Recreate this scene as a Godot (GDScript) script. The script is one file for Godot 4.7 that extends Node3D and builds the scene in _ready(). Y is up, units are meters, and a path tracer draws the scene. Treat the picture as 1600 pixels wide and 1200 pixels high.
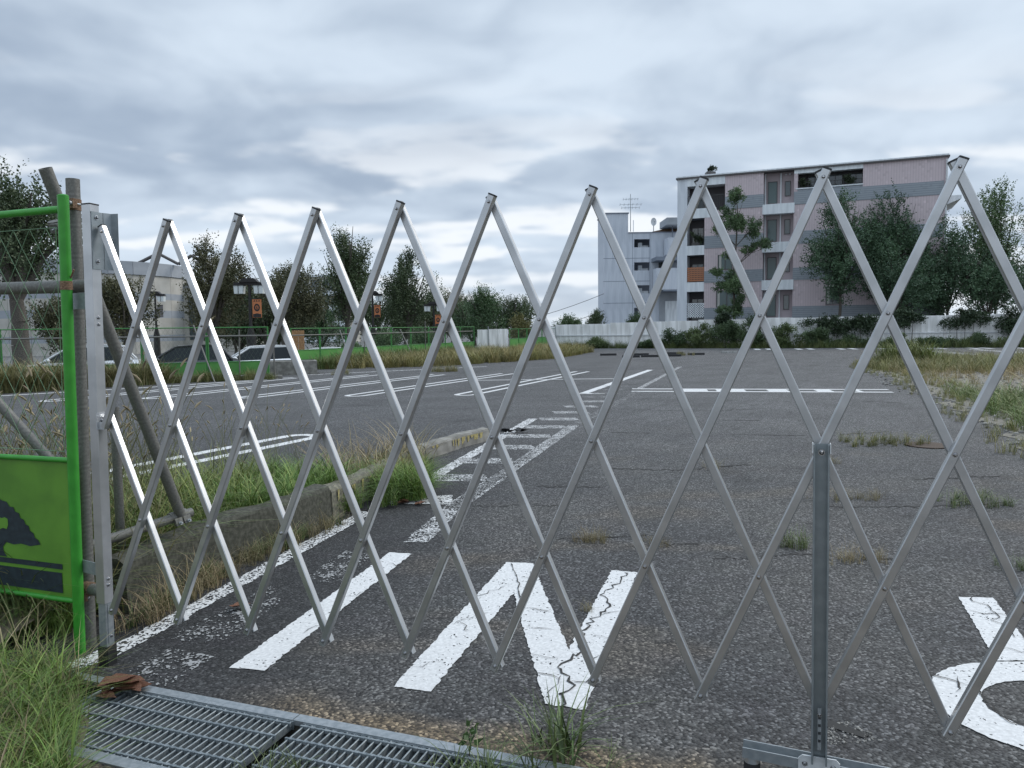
extends Node3D

# ---------------------------------------------------------------- mesh builder
class MB:
	var v := PackedVector3Array()
	var n := PackedVector3Array()
	var t := PackedVector2Array()
	var c := PackedColorArray()
	var col := Color(1, 1, 1)

	func vert(p: Vector3, nn: Vector3, uv := Vector2.ZERO) -> void:
		v.append(p)
		n.append(nn)
		t.append(uv)
		c.append(col)

	# one triangle wound to suit its normal
	func tri_n(a: Vector3, b: Vector3, d: Vector3, nn: Vector3) -> void:
		var flip := (b - a).cross(d - a).dot(nn) > 0.0
		vert(a, nn)
		vert(d if flip else b, nn)
		vert(b if flip else d, nn)

	# points counter-clockwise when seen from outside
	func face(pts: Array, uvs: Array = []) -> void:
		var nn: Vector3 = (pts[1] - pts[0]).cross(pts[2] - pts[0]).normalized()
		if nn == Vector3.ZERO and pts.size() > 3:
			nn = (pts[2] - pts[0]).cross(pts[3] - pts[0]).normalized()
		for i in range(1, pts.size() - 1):
			for k in [0, i + 1, i]:
				vert(pts[k], nn, uvs[k] if uvs.size() else Vector2.ZERO)

	func box(lo: Vector3, hi: Vector3, tr := Transform3D.IDENTITY, uvface := false) -> void:
		var p: Array = []
		for i in 8:
			p.append(tr * Vector3(hi.x if i & 1 else lo.x, hi.y if i & 2 else lo.y, hi.z if i & 4 else lo.z))
		var w := [Vector2(lo.x, lo.y), Vector2(hi.x, lo.y), Vector2(hi.x, hi.y), Vector2(lo.x, hi.y)]
		face([p[4], p[5], p[7], p[6]], w)
		face([p[1], p[0], p[2], p[3]], [w[1], w[0], w[3], w[2]])
		face([p[5], p[1], p[3], p[7]], [Vector2(-hi.z, lo.y), Vector2(-lo.z, lo.y), Vector2(-lo.z, hi.y), Vector2(-hi.z, hi.y)])
		face([p[0], p[4], p[6], p[2]], [Vector2(lo.z, lo.y), Vector2(hi.z, lo.y), Vector2(hi.z, hi.y), Vector2(lo.z, hi.y)])
		face([p[6], p[7], p[3], p[2]], [Vector2(lo.x, -hi.z), Vector2(hi.x, -hi.z), Vector2(hi.x, -lo.z), Vector2(lo.x, -lo.z)])
		face([p[0], p[1], p[5], p[4]], [Vector2(lo.x, lo.z), Vector2(hi.x, lo.z), Vector2(hi.x, hi.z), Vector2(lo.x, hi.z)])

	# a profile (counter-clockwise seen from +za) drawn out from o along za
	func prism(prof: Array, o: Vector3, xa: Vector3, ya: Vector3, za: Vector3, length: float, caps := true) -> void:
		var k := prof.size()
		var a: Array = []
		var b: Array = []
		for q: Vector2 in prof:
			var p := o + xa * q.x + ya * q.y
			a.append(p)
			b.append(p + za * length)
		for i in k:
			var j := (i + 1) % k
			face([a[i], a[j], b[j], b[i]], [Vector2(i, 0), Vector2(j, 0), Vector2(j, length), Vector2(i, length)])
		if caps:
			face(b)
			a.reverse()
			face(a)

	func tube(p: Vector3, q: Vector3, r0: float, r1: float, seg := 12, caps := true) -> void:
		var za := (q - p).normalized()
		var xa := za.cross(Vector3.RIGHT if absf(za.x) < 0.8 else Vector3.UP).normalized()
		var ya := za.cross(xa)
		var ring: Array = []
		for i in seg:
			var a := TAU * i / seg
			ring.append(xa * cos(a) + ya * sin(a))
		for i in seg:
			var d0: Vector3 = ring[i]
			var d1: Vector3 = ring[(i + 1) % seg]
			var u0 := float(i) / seg
			var u1 := float(i + 1) / seg
			vert(p + d0 * r0, d0, Vector2(u0, 0))
			vert(q + d1 * r1, d1, Vector2(u1, 1))
			vert(p + d1 * r0, d1, Vector2(u1, 0))
			vert(p + d0 * r0, d0, Vector2(u0, 0))
			vert(q + d0 * r1, d0, Vector2(u0, 1))
			vert(q + d1 * r1, d1, Vector2(u1, 1))
		if caps:
			var e0: Array = []
			var e1: Array = []
			for i in seg:
				e1.append(q + ring[i] * r1)
				e0.append(p + ring[seg - 1 - i] * r0)
			if r1 > 0.0005:
				face(e1)
			if r0 > 0.0005:
				face(e0)

	# a pipe with wall thickness and an open end at q
	func pipe(p: Vector3, q: Vector3, r: float, wall := 0.004, seg := 18) -> void:
		tube(p, q, r, r, seg, false)
		var za := (q - p).normalized()
		var xa := za.cross(Vector3.RIGHT if absf(za.x) < 0.8 else Vector3.UP).normalized()
		var ya := za.cross(xa)
		for s in [[p, -1.0], [q, 1.0]]:
			var e: Vector3 = s[0]
			for i in seg:
				var a := TAU * i / seg
				var b := TAU * (i + 1) / seg
				var d0 := xa * cos(a) + ya * sin(a)
				var d1 := xa * cos(b) + ya * sin(b)
				if s[1] > 0:
					face([e + d0 * (r - wall), e + d0 * r, e + d1 * r, e + d1 * (r - wall)])
				else:
					face([e + d1 * (r - wall), e + d1 * r, e + d0 * r, e + d0 * (r - wall)])
				var deep: Vector3 = e - za * s[1] * 0.35
				var i0 := d0 * (r - wall)
				var i1 := d1 * (r - wall)
				if s[1] > 0:
					face([e + i0, e + i1, deep + i1, deep + i0])
				else:
					face([e + i1, e + i0, deep + i0, deep + i1])

	func blob(o: Vector3, r: Vector3, seg := 8, rows := 5) -> void:
		for j in rows:
			var a0 := PI * j / rows - PI / 2
			var a1 := PI * (j + 1) / rows - PI / 2
			for i in seg:
				var b0 := TAU * i / seg
				var b1 := TAU * (i + 1) / seg
				var q: Array = []
				for s in [[a0, b1], [a0, b0], [a1, b0], [a1, b1]]:
					q.append(Vector3(cos(s[0]) * cos(s[1]), sin(s[0]), cos(s[0]) * sin(s[1])))
				for k in [0, 2, 1, 0, 3, 2]:
					vert(o + q[k] * r, (q[k] / r).normalized())

	# a flat polygon lying at height y, drawn on the ground plane (x, z)
	func flat(poly: PackedVector2Array, y: float) -> void:
		var idx := Geometry2D.triangulate_polygon(poly)
		for i in range(0, idx.size(), 3):
			var a := poly[idx[i]]
			var b := poly[idx[i + 1]]
			var d := poly[idx[i + 2]]
			if (b - a).cross(d - a) < 0:
				var e := b
				b = d
				d = e
			for q: Vector2 in [a, b, d]:
				vert(Vector3(q.x, y, q.y), Vector3.UP, q)

	func mesh() -> ArrayMesh:
		var arr: Array = []
		arr.resize(Mesh.ARRAY_MAX)
		arr[Mesh.ARRAY_VERTEX] = v
		arr[Mesh.ARRAY_NORMAL] = n
		arr[Mesh.ARRAY_TEX_UV] = t
		arr[Mesh.ARRAY_COLOR] = c
		var m := ArrayMesh.new()
		m.add_surface_from_arrays(Mesh.PRIMITIVE_TRIANGLES, arr)
		return m

# ---------------------------------------------------------------- naming
var names := {}
var rng := RandomNumberGenerator.new()
var M := {}

func numbered(called: String) -> String:
	var k: int = names.get(called, 0)
	names[called] = k + 1
	return called if k == 0 else "%s_%03d" % [called, k]

func tag(o: Node, label: String, category: String, group := "", kind := "") -> void:
	o.set_meta("label", label)
	o.set_meta("category", category)
	if group:
		o.set_meta("group", group)
	if kind:
		o.set_meta("kind", kind)

func thing(called: String, label: String, category: String, at := Vector3.ZERO, turn := 0.0, group := "") -> Node3D:
	var o := Node3D.new()
	o.name = numbered(called)
	add_child(o)
	o.position = at
	o.rotation.y = turn
	tag(o, label, category, group)
	return o

func put(called: String, mesh: Mesh, mat: Material, parent: Node) -> MeshInstance3D:
	var o := MeshInstance3D.new()
	o.name = numbered(called) if parent == self else called
	o.mesh = mesh
	o.material_override = mat
	parent.add_child(o, true)
	return o

func part(called: String, b: MB, mat: Material, parent: Node) -> MeshInstance3D:
	return put(called, b.mesh(), mat, parent)

func struct(called: String, b: MB, mat: Material) -> MeshInstance3D:
	var o := part(called, b, mat, self)
	o.set_meta("kind", "structure")
	return o

func boxpart(called: String, lo: Vector3, hi: Vector3, mat: Material, parent: Node) -> MeshInstance3D:
	var b := MB.new()
	b.box(lo, hi)
	return part(called, b, mat, parent)

# ---------------------------------------------------------------- materials
func lin(r: float, g: float, b: float) -> Color:
	return Color(r, g, b).linear_to_srgb()

func mat(col: Color, rough := 0.8, metal := 0.0) -> StandardMaterial3D:
	var m := StandardMaterial3D.new()
	m.albedo_color = col
	m.roughness = rough
	m.metallic = metal
	return m

func noise(freq: float, sd: int, oct := 4, type := FastNoiseLite.TYPE_SIMPLEX_SMOOTH) -> FastNoiseLite:
	var f := FastNoiseLite.new()
	f.noise_type = type
	f.frequency = freq
	f.seed = sd
	f.fractal_octaves = oct
	if oct == 1:
		f.fractal_type = FastNoiseLite.FRACTAL_NONE
	return f

func ramp(stops: Array) -> Gradient:
	var g := Gradient.new()
	var o := PackedFloat32Array()
	var cs := PackedColorArray()
	for s in stops:
		o.append(s[0])
		cs.append(s[1])
	g.offsets = o
	g.colors = cs
	return g

func ntex(f: FastNoiseLite, size: int, stops: Array, skirt := 0.12) -> NoiseTexture2D:
	var t := NoiseTexture2D.new()
	t.width = size
	t.height = size
	t.noise = f
	t.seamless = true
	t.seamless_blend_skirt = skirt
	t.color_ramp = ramp(stops)
	t.generate_mipmaps = false
	return t

func ntex_normal(f: FastNoiseLite, size: int, strength: float) -> NoiseTexture2D:
	var t := NoiseTexture2D.new()
	t.width = size
	t.height = size
	t.noise = f
	t.seamless = true
	t.seamless_blend_skirt = 0.06
	t.as_normal_map = true
	t.bump_strength = strength
	t.generate_mipmaps = false
	return t

func tri(m: StandardMaterial3D, scale: float) -> void:
	m.uv1_triplanar = true
	m.uv1_world_triplanar = true
	m.uv1_scale = Vector3(scale, scale, scale)

func mottled(sd: int, freq: float, a: Color, b: Color, rough := 0.85, metal := 0.0, scale := 1.0) -> StandardMaterial3D:
	var m := mat(Color.WHITE, rough, metal)
	m.albedo_texture = ntex(noise(freq, sd, 5), 256, [[0.25, a], [0.5, a.lerp(b, 0.5)], [0.78, b]])
	tri(m, scale)
	return m

# paint that has flaked off the stones: the gaps are cut out of the sheet
func paint_image(sd: int, cover: float, patchy: float) -> ImageTexture:
	var size := 512
	var im := Image.create(size, size, false, Image.FORMAT_RGBA8)
	var cell := noise(0.11, sd, 1, FastNoiseLite.TYPE_CELLULAR)
	cell.cellular_return_type = FastNoiseLite.RETURN_CELL_VALUE
	var low := noise(0.006, sd + 1, 4)
	var fine := noise(0.05, sd + 2, 3)
	for y in size:
		for x in size:
			var wear := cell.get_noise_2d(x, y) * 0.5 + low.get_noise_2d(x, y) * patchy + fine.get_noise_2d(x, y) * 0.35
			var g := 0.9 + fine.get_noise_2d(x + 900, y) * 0.07 + cell.get_noise_2d(x, y) * 0.03
			g = clampf(g, 0.0, 1.0)
			im.set_pixel(x, y, Color(g, g, g * 0.99, 1.0 if wear < cover else 0.0))
	return ImageTexture.create_from_image(im)

func paint_mat(sd: int, cover: float, patchy: float, tone: float) -> StandardMaterial3D:
	var m := mat(Color(tone, tone, tone * 1.005), 0.75)
	m.albedo_texture = paint_image(sd, cover, patchy)
	m.transparency = BaseMaterial3D.TRANSPARENCY_ALPHA_SCISSOR
	m.alpha_scissor_threshold = 0.5
	m.uv1_scale = Vector3(1.6, 1.6, 1)
	return m

func tile_image(a: Color, b: Color, w: int, h: int, vertical: bool, sd: int) -> ImageTexture:
	var im := Image.create(w, h, false, Image.FORMAT_RGB8)
	var r := RandomNumberGenerator.new()
	r.seed = sd
	var step := 8
	for y in h:
		for x in w:
			var q := x if vertical else y
			var g := b if q % step < 2 else a
			im.set_pixel(x, y, g)
	for i in 60:
		var bx := (r.randi() % (w / step)) * step
		var by := (r.randi() % (h / step)) * step
		var f := r.randf_range(0.95, 1.04)
		for y in step:
			for x in step:
				var o := im.get_pixel(bx + x, by + y)
				im.set_pixel(bx + x, by + y, Color(o.r * f, o.g * f, o.b * f))
	return ImageTexture.create_from_image(im)

func make_materials() -> void:
	# asphalt: pale and dark stones set in binder, coarser and finer patches
	var asphalt := mat(Color.WHITE, 0.86)
	asphalt.vertex_color_use_as_albedo = true
	var cells := noise(0.14, 11, 1, FastNoiseLite.TYPE_CELLULAR)
	cells.cellular_return_type = FastNoiseLite.RETURN_CELL_VALUE
	cells.cellular_jitter = 1.0
	var dist := noise(0.14, 11, 1, FastNoiseLite.TYPE_CELLULAR)
	dist.cellular_return_type = FastNoiseLite.RETURN_DISTANCE
	dist.cellular_jitter = 1.0
	var size := 1536
	var ca := cells.get_seamless_image(size, size, false, false, 0.03, true).get_data()
	var da := dist.get_seamless_image(size, size, false, false, 0.03, true).get_data()
	var pa := noise(0.018, 12, 4).get_seamless_image(size, size, false, false, 0.1, true).get_data()
	var fa := noise(0.2, 13, 2).get_seamless_image(size, size, false, false, 0.05, true).get_data()
	var px := PackedByteArray()
	px.resize(size * size)
	var hg := PackedByteArray()
	hg.resize(size * size)
	for i in size * size:
		var cv := ca[i] / 255.0
		var dv := da[i] / 255.0
		var st := 0.08 + 0.5 * cv + (0.95 * (cv - 0.86) / 0.14 if cv > 0.86 else 0.0)
		st *= 1.08 - 0.75 * dv
		st *= 0.62 + 0.5 * pa[i] / 255.0 + 0.3 * fa[i] / 255.0
		px[i] = int(255.0 * pow(clampf(st * 1.2, 0.0, 1.0), 0.4545))
		hg[i] = int(255.0 * clampf(1.0 - dv * 0.8 - 0.25 * cv, 0.0, 1.0))
	asphalt.albedo_texture = ImageTexture.create_from_image(Image.create_from_data(size, size, false, Image.FORMAT_L8, px))
	asphalt.heightmap_enabled = true
	asphalt.heightmap_texture = ImageTexture.create_from_image(Image.create_from_data(size, size, false, Image.FORMAT_L8, hg))
	asphalt.heightmap_scale = 0.6
	asphalt.uv1_scale = Vector3(0.42, 0.42, 1)
	M.asphalt = asphalt
	M.earth = mottled(3, 0.02, lin(0.10, 0.085, 0.06), lin(0.17, 0.145, 0.105), 0.95)
	M.gravel_ground = mottled(4, 0.05, lin(0.13, 0.12, 0.098), lin(0.24, 0.22, 0.185), 0.95, 0.0, 0.6)
	M.stone = mat(Color.WHITE, 0.9)
	M.stone.vertex_color_use_as_albedo = true
	M.street = mottled(5, 0.02, lin(0.10, 0.10, 0.10), lin(0.14, 0.14, 0.14), 0.9, 0.0, 0.2)
	M.paint = paint_mat(20, 0.56, 0.22, 0.88)
	M.paint_fair = paint_mat(23, 0.14, 0.35, 0.90)
	M.paint_worn = paint_mat(26, -0.05, 0.5, 0.82)
	M.paint_gone = paint_mat(29, -0.34, 0.6, 0.66)
	M.crack = mat(lin(0.035, 0.034, 0.032), 0.95)
	M.concrete = mottled(6, 0.02, lin(0.13, 0.125, 0.11), lin(0.27, 0.26, 0.235), 0.92, 0.0, 0.9)
	M.kerb = mottled(7, 0.03, lin(0.04, 0.041, 0.03), lin(0.10, 0.098, 0.078), 0.95, 0.0, 3.2)
	M.kerb_old = mottled(28, 0.03, lin(0.10, 0.097, 0.078), lin(0.22, 0.205, 0.15), 0.95, 0.0, 3.0)
	M.kerb_paint = mottled(8, 0.05, lin(0.25, 0.21, 0.10), lin(0.5, 0.42, 0.16), 0.85, 0.0, 3.0)
	var alu := mottled(9, 0.012, lin(0.46, 0.468, 0.475), lin(0.56, 0.568, 0.575), 0.33, 0.9, 2.2)
	M.alu = alu
	M.galv = mottled(10, 0.03, lin(0.40, 0.42, 0.44), lin(0.60, 0.62, 0.64), 0.42, 0.85, 3.0)
	M.zinc = mottled(12, 0.04, lin(0.27, 0.30, 0.315), lin(0.36, 0.385, 0.40), 0.45, 0.6, 3.0)
	M.plate = mottled(13, 0.02, lin(0.25, 0.285, 0.30), lin(0.31, 0.345, 0.365), 0.42, 0.6, 3.0)
	M.bright = mottled(44, 0.03, lin(0.6, 0.62, 0.63), lin(0.74, 0.76, 0.77), 0.4, 0.4, 5.0)
	M.bolt = mat(lin(0.55, 0.55, 0.56), 0.25, 1.0)
	M.cap = mat(lin(0.02, 0.022, 0.025), 0.6)
	M.pipe = mottled(14, 0.035, lin(0.125, 0.123, 0.112), lin(0.2, 0.197, 0.182), 0.62, 0.35, 7.0)
	M.rust = mottled(15, 0.06, lin(0.13, 0.075, 0.045), lin(0.30, 0.20, 0.13), 0.85, 0.2, 6.0)
	M.green_tube = mottled(16, 0.02, lin(0.030, 0.24, 0.020), lin(0.042, 0.30, 0.028), 0.42, 0.0, 2.0)
	M.green_sheet = mottled(17, 0.008, lin(0.075, 0.20, 0.018), lin(0.112, 0.275, 0.026), 0.5, 0.0, 1.6)
	M.navy = mottled(39, 0.03, lin(0.006, 0.014, 0.022), lin(0.016, 0.032, 0.042), 0.5, 0.0, 3.0)
	M.mesh_wire = mat(lin(0.13, 0.24, 0.13), 0.55)
	M.far_green = mottled(18, 0.01, lin(0.07, 0.24, 0.05), lin(0.09, 0.29, 0.06), 0.55, 0.0, 0.6)
	M.far_tube = mat(lin(0.045, 0.2, 0.045), 0.5)
	M.far_wire = mat(lin(0.10, 0.16, 0.10), 0.7)
	M.grating = mottled(19, 0.03, lin(0.17, 0.20, 0.215), lin(0.29, 0.32, 0.335), 0.55, 0.55, 4.0)
	M.drain_dark = mottled(21, 0.03, lin(0.02, 0.02, 0.018), lin(0.05, 0.048, 0.04), 0.95)
	M.dirt = mottled(27, 0.05, lin(0.045, 0.032, 0.024), lin(0.095, 0.065, 0.045), 0.9, 0.0, 4.0)
	M.leaf = mat(Color.WHITE, 0.62)
	M.leaf.vertex_color_use_as_albedo = true
	M.leaf.backlight_enabled = true
	M.leaf.backlight = lin(0.06, 0.09, 0.025)
	M.blade = mat(Color.WHITE, 0.6)
	M.blade.vertex_color_use_as_albedo = true
	M.blade.backlight_enabled = true
	M.blade.backlight = lin(0.05, 0.07, 0.015)
	M.bark = mottled(22, 0.06, lin(0.055, 0.048, 0.04), lin(0.15, 0.135, 0.115), 0.95, 0.0, 1.5)
	M.dead_leaf = mottled(24, 0.06, lin(0.10, 0.042, 0.024), lin(0.21, 0.095, 0.052), 0.8, 0.0, 8.0)
	# buildings
	M.pink = mat(lin(0.93, 0.93, 0.93), 0.8)
	M.pink.albedo_texture = tile_image(lin(0.62, 0.53, 0.55), lin(0.54, 0.46, 0.48), 128, 128, true, 2)
	M.pink.uv1_scale = Vector3(0.36, 0.36, 1)
	M.greyband = mat(lin(0.93, 0.93, 0.93), 0.8)
	M.greyband.albedo_texture = tile_image(lin(0.32, 0.355, 0.39), lin(0.24, 0.27, 0.3), 128, 128, false, 3)
	M.greyband.uv1_scale = Vector3(0.42, 0.42, 1)
	M.white_wall = mottled(31, 0.01, lin(0.6, 0.64, 0.69), lin(0.72, 0.76, 0.81), 0.85, 0.0, 0.25)
	M.balcony_white = mottled(32, 0.01, lin(0.62, 0.66, 0.69), lin(0.8, 0.84, 0.87), 0.85, 0.0, 0.25)
	M.grey_wall = mottled(33, 0.006, lin(0.5, 0.54, 0.6), lin(0.6, 0.64, 0.7), 0.85, 0.0, 0.2)
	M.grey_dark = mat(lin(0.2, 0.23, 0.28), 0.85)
	M.joint = mat(lin(0.16, 0.19, 0.24), 0.9)
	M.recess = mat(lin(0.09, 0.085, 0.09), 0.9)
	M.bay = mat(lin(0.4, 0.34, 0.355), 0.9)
	M.frame = mat(lin(0.09, 0.085, 0.085), 0.6)
	M.glass = mat(lin(0.05, 0.07, 0.075), 0.08)
	M.glass.metallic_specular = 0.8
	M.glass_green = mat(lin(0.085, 0.125, 0.125), 0.1)
	M.curtain = mat(lin(0.45, 0.45, 0.42), 0.9)
	M.white_pipe = mat(lin(0.62, 0.64, 0.66), 0.6)
	M.rail = mat(lin(0.05, 0.05, 0.052), 0.6)
	M.rail_orange = mat(lin(0.4, 0.18, 0.1), 0.8)
	M.concrete_old = mottled(34, 0.012, lin(0.40, 0.385, 0.345), lin(0.50, 0.485, 0.44), 0.9, 0.0, 0.15)
	M.panel_grey = mottled(35, 0.012, lin(0.29, 0.315, 0.345), lin(0.35, 0.375, 0.405), 0.8, 0.0, 0.2)
	M.hoarding = mottled(36, 0.012, lin(0.66, 0.66, 0.65), lin(0.92, 0.92, 0.92), 0.75, 0.0, 0.6)
	for m: StandardMaterial3D in [M.white_wall, M.grey_wall, M.balcony_white, M.hoarding]:
		m.uv1_scale = Vector3(1.1, 0.12, 1.1)
	M.stain = mottled(37, 0.03, lin(0.2, 0.2, 0.19), lin(0.34, 0.34, 0.33), 0.9, 0.0, 1.0)
	M.lamp_dark = mat(lin(0.018, 0.016, 0.016), 0.5)
	M.lantern = mat(lin(0.62, 0.66, 0.66), 0.4)
	M.banner = mat(lin(0.50, 0.18, 0.075), 0.8)
	M.banner_grey = mat(lin(0.16, 0.15, 0.15), 0.8)
	M.rubber = mat(lin(0.02, 0.02, 0.021), 0.85)
	M.black = mat(lin(0.012, 0.012, 0.013), 0.6)
	M.wood = mottled(38, 0.03, lin(0.27, 0.14, 0.06), lin(0.4, 0.22, 0.1), 0.8, 0.0, 1.0)
	M.seed = mat(Color.WHITE, 0.9)
	M.seed.vertex_color_use_as_albedo = true
	M.car_silver = mat(lin(0.6, 0.62, 0.64), 0.25, 0.3)
	M.car_black = mat(lin(0.012, 0.013, 0.016), 0.2)
	M.car_white = mat(lin(0.78, 0.79, 0.8), 0.25)
	M.chrome = mat(lin(0.6, 0.6, 0.6), 0.15, 1.0)
	M.car_glass = mat(lin(0.016, 0.022, 0.026), 0.12)
	M.car_glass.metallic_specular = 0.35
	M.headlight = mat(lin(0.6, 0.62, 0.63), 0.15)

# ---------------------------------------------------------------- sky
func smooth(a: float, b: float, x: float) -> float:
	var t := clampf((x - a) / (b - a), 0.0, 1.0)
	return t * t * (3.0 - 2.0 * t)

func make_sky() -> PanoramaSkyMaterial:
	var w := 2048
	var h := 1024
	var data := PackedFloat32Array()
	data.resize(w * h * 3)
	var big := noise(0.55, 71, 3)
	var mid := noise(1.6, 72, 5)
	var fine := noise(3.4, 73, 6)
	var warp := noise(0.9, 74, 3)
	for y in h:
		var el := PI / 2 - PI * (y + 0.5) / h
		if el < -0.04:
			for x in w:
				var i := (y * w + x) * 3
				data[i] = 0.16
				data[i + 1] = 0.165
				data[i + 2] = 0.17
			continue
		var s := sin(maxf(el, 0.0))
		var ce := cos(el)
		for x in w:
			var az := TAU * (x + 0.5) / w
			# a flat layer of cloud seen from below, the far parts drawn together
			var r := 1.0 / (s + 0.15)
			var px := sin(az) * ce * r
			var pz := -cos(az) * ce * r
			var wx := warp.get_noise_2d(px * 0.8, pz) * 0.16
			var wz := warp.get_noise_2d(px * 0.8 + 31.0, pz - 17.0) * 0.16
			var d := 0.2 + big.get_noise_2d(px * 0.5 + wx * 0.5, pz * 0.8 + wz) * 0.7
			d += mid.get_noise_2d(px * 0.75 + wx, pz * 0.95 + wz) * 0.46
			d += fine.get_noise_2d(px * 0.9 + wx, pz * 0.9 + wz) * 0.34
			# two of the heavier and lighter banks of the layer
			var q := Vector2(wrapf(az, -PI, PI), el)
			d -= 0.5 * exp(-pow((q.x + 0.30) / 0.26, 2) - pow((q.y - 0.235 + q.x * 0.06) / 0.07, 2))
			d -= 0.25 * exp(-pow((q.x + 0.62) / 0.2, 2) - pow((q.y - 0.27) / 0.07, 2))
			d += 0.55 * exp(-pow((q.x + 0.32) / 0.13, 2) - pow((q.y - 0.33) / 0.06, 2))
			d += 0.6 * exp(-pow((q.x - 0.58) / 0.12, 2) - pow((q.y - 0.29) / 0.035, 2))
			d += 0.2 * exp(-pow((q.x - 0.12) / 0.2, 2) - pow((q.y - 0.36) / 0.07, 2))
			var k := smooth(-0.7, 0.75, d)
			# gaps low down show the bright layer above
			var low := smooth(0.33, 0.12, el)
			var gap := smooth(0.06, 0.42, mid.get_noise_2d(px * 0.4 + wx + 7.0, pz * 1.1 + wz) + d * 0.35 + fine.get_noise_2d(px * 0.8 - 9.0, pz * 1.2) * 0.22) * low
			var dark := Vector3(0.325, 0.405, 0.52)
			var light := Vector3(0.61, 0.705, 0.815)
			var col := dark.lerp(light, k)
			col = col.lerp(Vector3(0.83, 0.87, 0.915), gap * 0.92)
			col = col.lerp(Vector3(0.68, 0.74, 0.80), smooth(0.10, 0.0, el) * 0.55)
			col *= 1.04 + 1.3 * smooth(0.42, 1.3, el)
			var i2 := (y * w + x) * 3
			data[i2] = col.x
			data[i2 + 1] = col.y
			data[i2 + 2] = col.z
	var im := Image.create_from_data(w, h, false, Image.FORMAT_RGBF, data.to_byte_array())
	var m := PanoramaSkyMaterial.new()
	m.panorama = ImageTexture.create_from_image(im)
	return m

# ---------------------------------------------------------------- frames of reference
const YAW := 0.3475
const GS := 0.3716
const GH := 0.425
var GD := Vector3(cos(YAW), 0.0029, sin(YAW))
var GU := (Vector3.UP + Vector3(-sin(YAW), 0, cos(YAW)) * -0.0229 + Vector3(cos(YAW), 0, sin(YAW)) * -0.0084)
var GN := Vector3(-sin(YAW), 0.0, cos(YAW))
var GO := Vector3(-1.4742, 1.9671, -3.3071)

func gp(k: float, r: float, off := 0.0) -> Vector3:
	return GO + GD * (k * GS) - GU * (r * GH) + GN * off

# lot coordinates: a runs along the entrance, b towards the street
func lot(a: float, b: float, y := 0.0) -> Vector3:
	return Vector3(a * cos(YAW) - b * sin(YAW), y, a * sin(YAW) + b * cos(YAW))

func chamfered(w: float, d: float, ch: float) -> Array:
	return [Vector2(-w / 2 + ch, -d / 2), Vector2(w / 2 - ch, -d / 2), Vector2(w / 2, -d / 2 + ch), Vector2(w / 2, d / 2 - ch), Vector2(w / 2 - ch, d / 2), Vector2(-w / 2 + ch, d / 2), Vector2(-w / 2, d / 2 - ch), Vector2(-w / 2, -d / 2 + ch)]

func bar_mesh(b: MB, p: Vector3, q: Vector3, w: float, d: float, face: Vector3, ch := 0.0025) -> void:
	var za := (q - p).normalized()
	var ya := (face - za * face.dot(za)).normalized()
	var xa := ya.cross(za)
	b.prism(chamfered(w, d, ch), p, xa, ya, za, p.distance_to(q))

# ---------------------------------------------------------------- plants
func leaf_face(b: MB, p: Vector3, along: Vector3, side: Vector3, nn: Vector3) -> void:
	b.tri_n(p, p + along * 0.45 + side, p + along, nn)
	b.tri_n(p, p + along, p + along * 0.45 - side, nn)

func rv(r: RandomNumberGenerator) -> Vector3:
	return Vector3(r.randfn(), r.randfn(), r.randfn()).normalized()

# dark and light: linear leaf colours; rise: how much the twigs point up
func crown(sd: int, centre: Vector3, rad: Vector3, leaf: float, dark: Color, light: Color, rise: float, sprays: int, clumps: int, spray_len: float, shell := 0.55) -> MB:
	var r := RandomNumberGenerator.new()
	r.seed = sd
	var b := MB.new()
	var cc: Array = []
	for i in clumps:
		var d := rv(r)
		var rr := pow(r.randf(), shell) * 0.78
		cc.append([d * rr, r.randf_range(0.28, 0.46), r.randf()])
	for i in sprays:
		var q: Array = cc[r.randi() % clumps]
		var p: Vector3 = q[0] + rv(r) * pow(r.randf(), 0.45) * float(q[1])
		var out := Vector3(p.x, p.y * 0.6, p.z)
		if p.length() > 1.02:
			p = p.normalized() * r.randf_range(0.85, 1.0)
		p.x *= 1.0 - 0.25 * maxf(p.y, 0.0)
		p.z *= 1.0 - 0.25 * maxf(p.y, 0.0)
		var dir := (out * 0.8 + Vector3.UP * rise + rv(r) * 0.55).normalized()
		var ln := spray_len * r.randf_range(0.6, 1.3)
		var start := centre + p * rad - dir * ln * 0.5
		var tone: float = clampf(float(q[2]) * 0.6 + r.randf() * 0.4, 0.0, 1.0)
		var base := dark.lerp(light, tone)
		var side := dir.cross(rv(r)).normalized()
		var up := side.cross(dir)
		var cnt := 14
		for j in cnt:
			var f := (j + r.randf()) / cnt
			var at := start + dir * ln * f + rv(r) * leaf * 0.5 + Vector3(0, -0.10 * f * f * ln, 0)
			var s := 1.0 if j % 2 == 0 else -1.0
			var al := (side * s * r.randf_range(0.5, 1.1) + dir * 0.7 + up * r.randf_range(-0.6, 0.5)).normalized()
			var nn := (al.cross(side + rv(r) * 0.6)).normalized()
			if nn.y < 0:
				nn = -nn
			var sz := leaf * r.randf_range(0.7, 1.25) * (1.0 - 0.35 * f)
			var kx := r.randf_range(0.8, 1.2)
			b.col = Color(base.r * kx, base.g * kx, base.b * kx)
			leaf_face(b, at, al * sz, nn.cross(al) * sz * 0.32, nn)
	return b

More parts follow.
